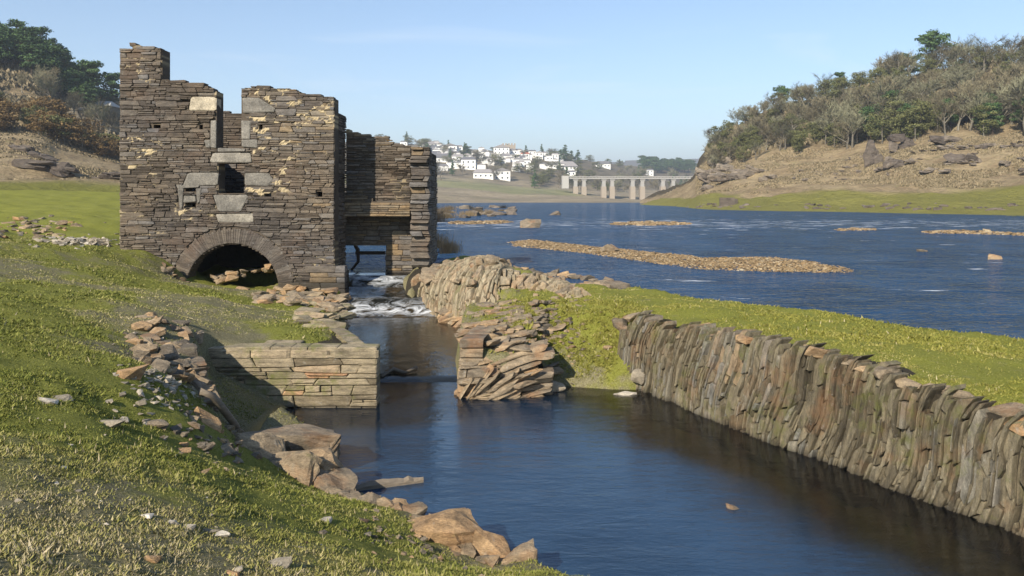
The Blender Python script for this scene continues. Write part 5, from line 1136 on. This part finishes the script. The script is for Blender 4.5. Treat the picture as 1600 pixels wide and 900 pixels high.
HS = [(706, 240, 15, 9, 1, 'large white house highest at the left of the far town'), (719, 240, 9, 8, 0, 'white house adjoining the large one at left'), (636, 231, 11, 6, 1, 'white gabled hut on the skyline above the wing wall'), (659, 233, 18, 6, 0, 'long white house on the skyline by the mill wall end'), (610, 228, 9, 5, 0, 'small white house at the left end of the skyline'), (675, 247, 12, 4, 0, 'low house right beside the mill wall end'),
      (694, 254, 22, 5, 0, 'long low white house below the large white one'), (708, 262, 11, 7, 1, 'white gabled house below the long low one'), (717, 258, 12, 9, 0, 'tall white house in the lower left cluster'), (733, 266, 14, 10, 0, 'white block with rows of windows in the lower left cluster'), (732, 252, 12, 6, 1, 'gabled white house above the windowed block'), (772, 256, 8, 9, 1, 'narrow tall white house left of the church'),
      (783, 247, 18, 12, 1, 'broad white gabled building in front of the church tower'), (800, 247, 12, 9, 1, 'white house right of the broad gabled building'), (809, 245, 9, 8, 0, 'white house left of the red-roofed one'), (819, 250, 10, 7, 2, 'house with the bright red roof'), (830, 247, 9, 8, 0, 'white house right of the red-roofed one'), (841, 249, 9, 8, 1, 'gabled white house in the right of the town centre'), (850, 248, 8, 7, 0, 'white house near the right end of the centre'), (858, 252, 8, 6, 1, 'small gabled house near the right end of the centre'), (867, 252, 8, 8, 0, 'last white house before the pointed conifers'),
      (784, 282, 14, 8, 1, 'white gabled house low on the town slope'), (755, 279, 17, 5, 0, 'long low white building low on the town slope'), (880, 266, 30, 4, 0, 'long pale terrace right of the town'), (862, 263, 10, 4, 0, 'pale building left of the long terrace'), (942, 262, 18, 5, 0, 'long white house on the hill behind the bridge'), (1017, 275, 9, 7, 0, 'lone white house above the bridge'), (893, 280, 8, 7, 0, 'pale house by the left end of the bridge'), (822, 258, 8, 5, 0, 'low house beneath the red-roofed one'), (745, 246, 10, 5, 0, 'low house between the two clusters')]
for u, v, w_, h, k, lb in HS: house(FH, u, v, w_, h, lb, None, 'redroof' if k == 2 else 'roof', r.uniform(.7, 1), 'white', gable='front' if k == 1 else True)
for k in range(105): house(FH, *r.choice([(r.gauss(712, 26), r.uniform(236, 264)), (r.gauss(812, 34), r.uniform(242, 262)), (r.uniform(640, 890), r.uniform(240, 272)), (r.gauss(655, 22), r.uniform(227, 240))]), r.uniform(6, 11), r.uniform(3.5, 6.5), 'small white house among trees in the far town', 'small white houses of the far town', 'roof', r.uniform(.6, 1), gable=r.choice(['front', True]), wins=False)
p, b_ = FH.at(792, 246); e = empty('church_tower', (p[0], p[1], p[2]), 'grey fortress-like church tower with battlements above the far town', 'church')
b = MB(); x, y, z = p[0] + 2, p[1] + 25, p[2]; b.box(x - 8, x + 8, y, y + 16, z - 5, z + 16, 0); b.build('tower_wall', M['stained'], e)
for k in range(5): b = MB(); b.box(x - 8 + k * 3.5, x - 6 + k * 3.5, y - .1, y + 2, z + 16, z + 18, 0); b.build('battlement', M['stained'], e)
# bridge
YBR = 600.0
def bx(u): return (u - 800) / F * YBR
dz = CZ + (VH - 278) / F * YBR
br = empty('road_bridge', (bx(990), YBR, 1), 'long white concrete road bridge on paired piers across the far river', 'bridge')
b = MB(); b.box(bx(886), bx(1125), YBR - 4, YBR + 4, dz - .8, dz); b.build('deck', M['concrete'], br)
for yy in (YBR - 4.1, YBR + 3.9):
    b = MB(); b.box(bx(886), bx(1125), yy, yy + .2, dz + .85, dz + 1.1)
    for k in range(48): xx = bx(886) + (bx(1125) - bx(886)) * k / 48; b.box(xx, xx + .25, yy + .01, yy + .19, dz, dz + .85)
    b.build('railing', M['concrete'], br)
for i, u in enumerate((899, 912, 943, 956, 988, 1003, 1035, 1051, 1083, 1098)):
    b = MB(); x = bx(u); b.box(x - 1.3, x + 1.3, YBR - 3, YBR + 3, dz - 7, dz - 1.1, .3); b.box(x - 1.9, x + 1.9, YBR - 3.3, YBR + 3.3, dz - 2.0, dz - 1.1, .6); q = b.build('pier', M['concrete'], br)
    b = MB(); b.box(x - 1.8, x + 1.8, YBR - 3.4, YBR + 3.4, -1, dz - 6.5, .3); mesh('pier_base', b.v, b.f, M['stained'], q, {'rnd': b.r}).matrix_parent_inverse = (Matrix.Translation(br.location) @ Matrix.Translation(q.location - br.location)).inverted()
b = MB(); b.box(bx(878), bx(888), YBR - 5, YBR + 5, dz - 8, dz + 1.5, 1); b.build('abutment', M['concrete'], br)
# small ruin on the far right bank
p, _ = RH.at(1145, 321); e = empty('ruined_hut', tuple(p), 'small roofless stone hut on the green far bank', 'ruin'); x, y, z = p; b = MB(); s = y / F
b.box(x - 12 * s, x - 11.8 * s + 23 * s, y, y + .6, z - .3, z + 12 * s, .2); b.build('front_wall', M['farrock'], e); b = MB(); b.box(x + 11.3 * s, x + 16 * s, y + .1, y + 3.5, z - .3, z + 10 * s, .1); b.build('side_wall', M['farrock'], e); b = MB(); b.box(x - 14 * s, x + 22 * s, y - 1.4, y - .1, z - 1, z + 1.2 * s, .4); b.build('footing', M['farrock'], e)
# shoreline rocks of the far bank
for k in range(70):
    u = r.uniform(1040, 1660); p = RH.pt(u, .55 + r.uniform(0, .25)); s = r.uniform(.6, 2.2)
    rock('shore_rock', 0, 0, 0, (s, s * .6, s * .4), (0, 0, r.uniform(0, 3)), 'farrock', r.uniform(0, .5), 'dark rock along the waterline of the far green bank', 'rock', 'rocks along the far waterline', None, 1, .1, 12, loc=tuple(p))

# ------------------------------------------------------------------ grass
def grass(name, n, y0, y1, a0, a1, hgt, label, mat, side, seed):
    rs = np.random.RandomState(seed)
    Y = y0 * (y1 / y0) ** rs.rand(n); A = rs.uniform(a0, a1, n); x = A * Y; y = Y
    z, d1, d2 = near(x, y)
    dens = fbm(x * 1.3, y * 1.3, 71, 4); dry = sstep(fbm(x * .35, y * .35, 21, 5), .45, .66)
    low = np.exp(-(((x + 2.2) / 2.6) ** 2 + ((y - 4.2) / 1.7) ** 2)); dry = np.clip(dry + .6 * low, 0, 1)
    right = (x + y * .1) > 1.2 if side else None
    rub = np.exp(-(((x + 4.9) / .9) ** 2 + ((y - 11.4) / 1.6) ** 2))
    keep = (d1 < np.where((x > 1.9) & (y < 15), -.5, -.12)) & (d2 < -.3) & (rs.rand(n) < np.clip((dens - .28) * 4.0, .08, 1) * (1 - .62 * dry) * (1 - .85 * rub)) & (rs.rand(n) < .2 + .8 * sstep(-d1, .1, .7)) & (rs.rand(n) < sstep(fbm(x * 7, y * 7, 55, 3), .30, .62) + .12)
    keep |= (x < -3.6) & (x > -5.3) & (y > 11) & (y < 13.7) & (z > .09) & (z < .8) & (rs.rand(n) < .8)
    keep &= ~((y > 24.6) & (x < -2.8)) & ~((x > -5.2) & (x < -2.5) & (y > 13.6) & (y < 14.4))
    keep &= ((x > -1.2) if side else (x < -2.2 + .0 * y) | (y < 9))
    x, y, z, dry, dens = x[keep], y[keep], z[keep], dry[keep], dens[keep]; m = len(x)
    fine = fbm(x * 7, y * 7, 55, 2); h = hgt * (.4 + rs.gamma(1.6, .38, m)) * (1 - .35 * dry) * (.45 + 1.0 * dens) * np.clip(y / 9, .85, 1.5); wd = h * rs.uniform(.25, .7, m) + .0008 * y
    a = rs.uniform(0, 6.28, m); ln = h * rs.uniform(.3, 1.9, m); b = rs.uniform(0, 6.28, m)
    V = np.empty((m, 3, 3)); V[:, 0] = np.stack([x - np.cos(a) * wd / 2, y - np.sin(a) * wd / 2, z - .005], -1); V[:, 1] = np.stack([x + np.cos(a) * wd / 2, y + np.sin(a) * wd / 2, z - .005], -1); V[:, 2] = np.stack([x + np.cos(b) * ln, y + np.sin(b) * ln, z + h], -1)
    rv = np.clip(.35 * fbm(x * 2.2, y * 2.2, 90, 3) + rs.rand(m) * .5 + dry * .38 + .16 * (fine - .5) - .06 + .22 * low[keep], 0, 1)
    big = rs.rand(m) < .0035; V[big, 2, 2] += .015 + .03 * rs.rand(big.sum()); rv[big] = .97
    mesh_o = mesh(name, V.reshape(-1, 3), np.arange(m * 3).reshape(-1, 3), M[mat], None, {'rnd': np.repeat(rv, 3)}, False, False)
    tag(mesh_o, label, 'grass', None, 'stuff')
grass('grass', 1350000, 3.2, 27, -.80, .12, .0125, 'short mixed grass and low weeds covering the left bank', 'blade', False, 1)
grass('grass', 480000, 7, 27, -.12, .95, .014, 'bright green short grass on the strip between pool and river', 'blade_l', True, 2)

grass('grass', 90000, 14.2, 18.5, .0, .17, .015, 'tufty green grass on the slope between broken pier and slab wall', 'blade_l', True, 3)
# ------------------------------------------------------------------ haze
b = MB(); b.box(-5900, 5900, -500, 8900, -4.0, 330)
m = bpy.data.materials.new('air_haze'); m.use_nodes = True; m.node_tree.nodes.remove(m.node_tree.nodes['Principled BSDF']); pv = m.node_tree.nodes.new('ShaderNodeVolumePrincipled')
pv.inputs['Color'].default_value = (.80, .88, 1, 1); pv.inputs['Density'].default_value = .00028; pv.inputs['Anisotropy'].default_value = 0.1
m.node_tree.links.new(pv.outputs[0], m.node_tree.nodes['Material Output'].inputs['Volume'])
tag(b.build('haze', m, None, False, False), kind='stuff')
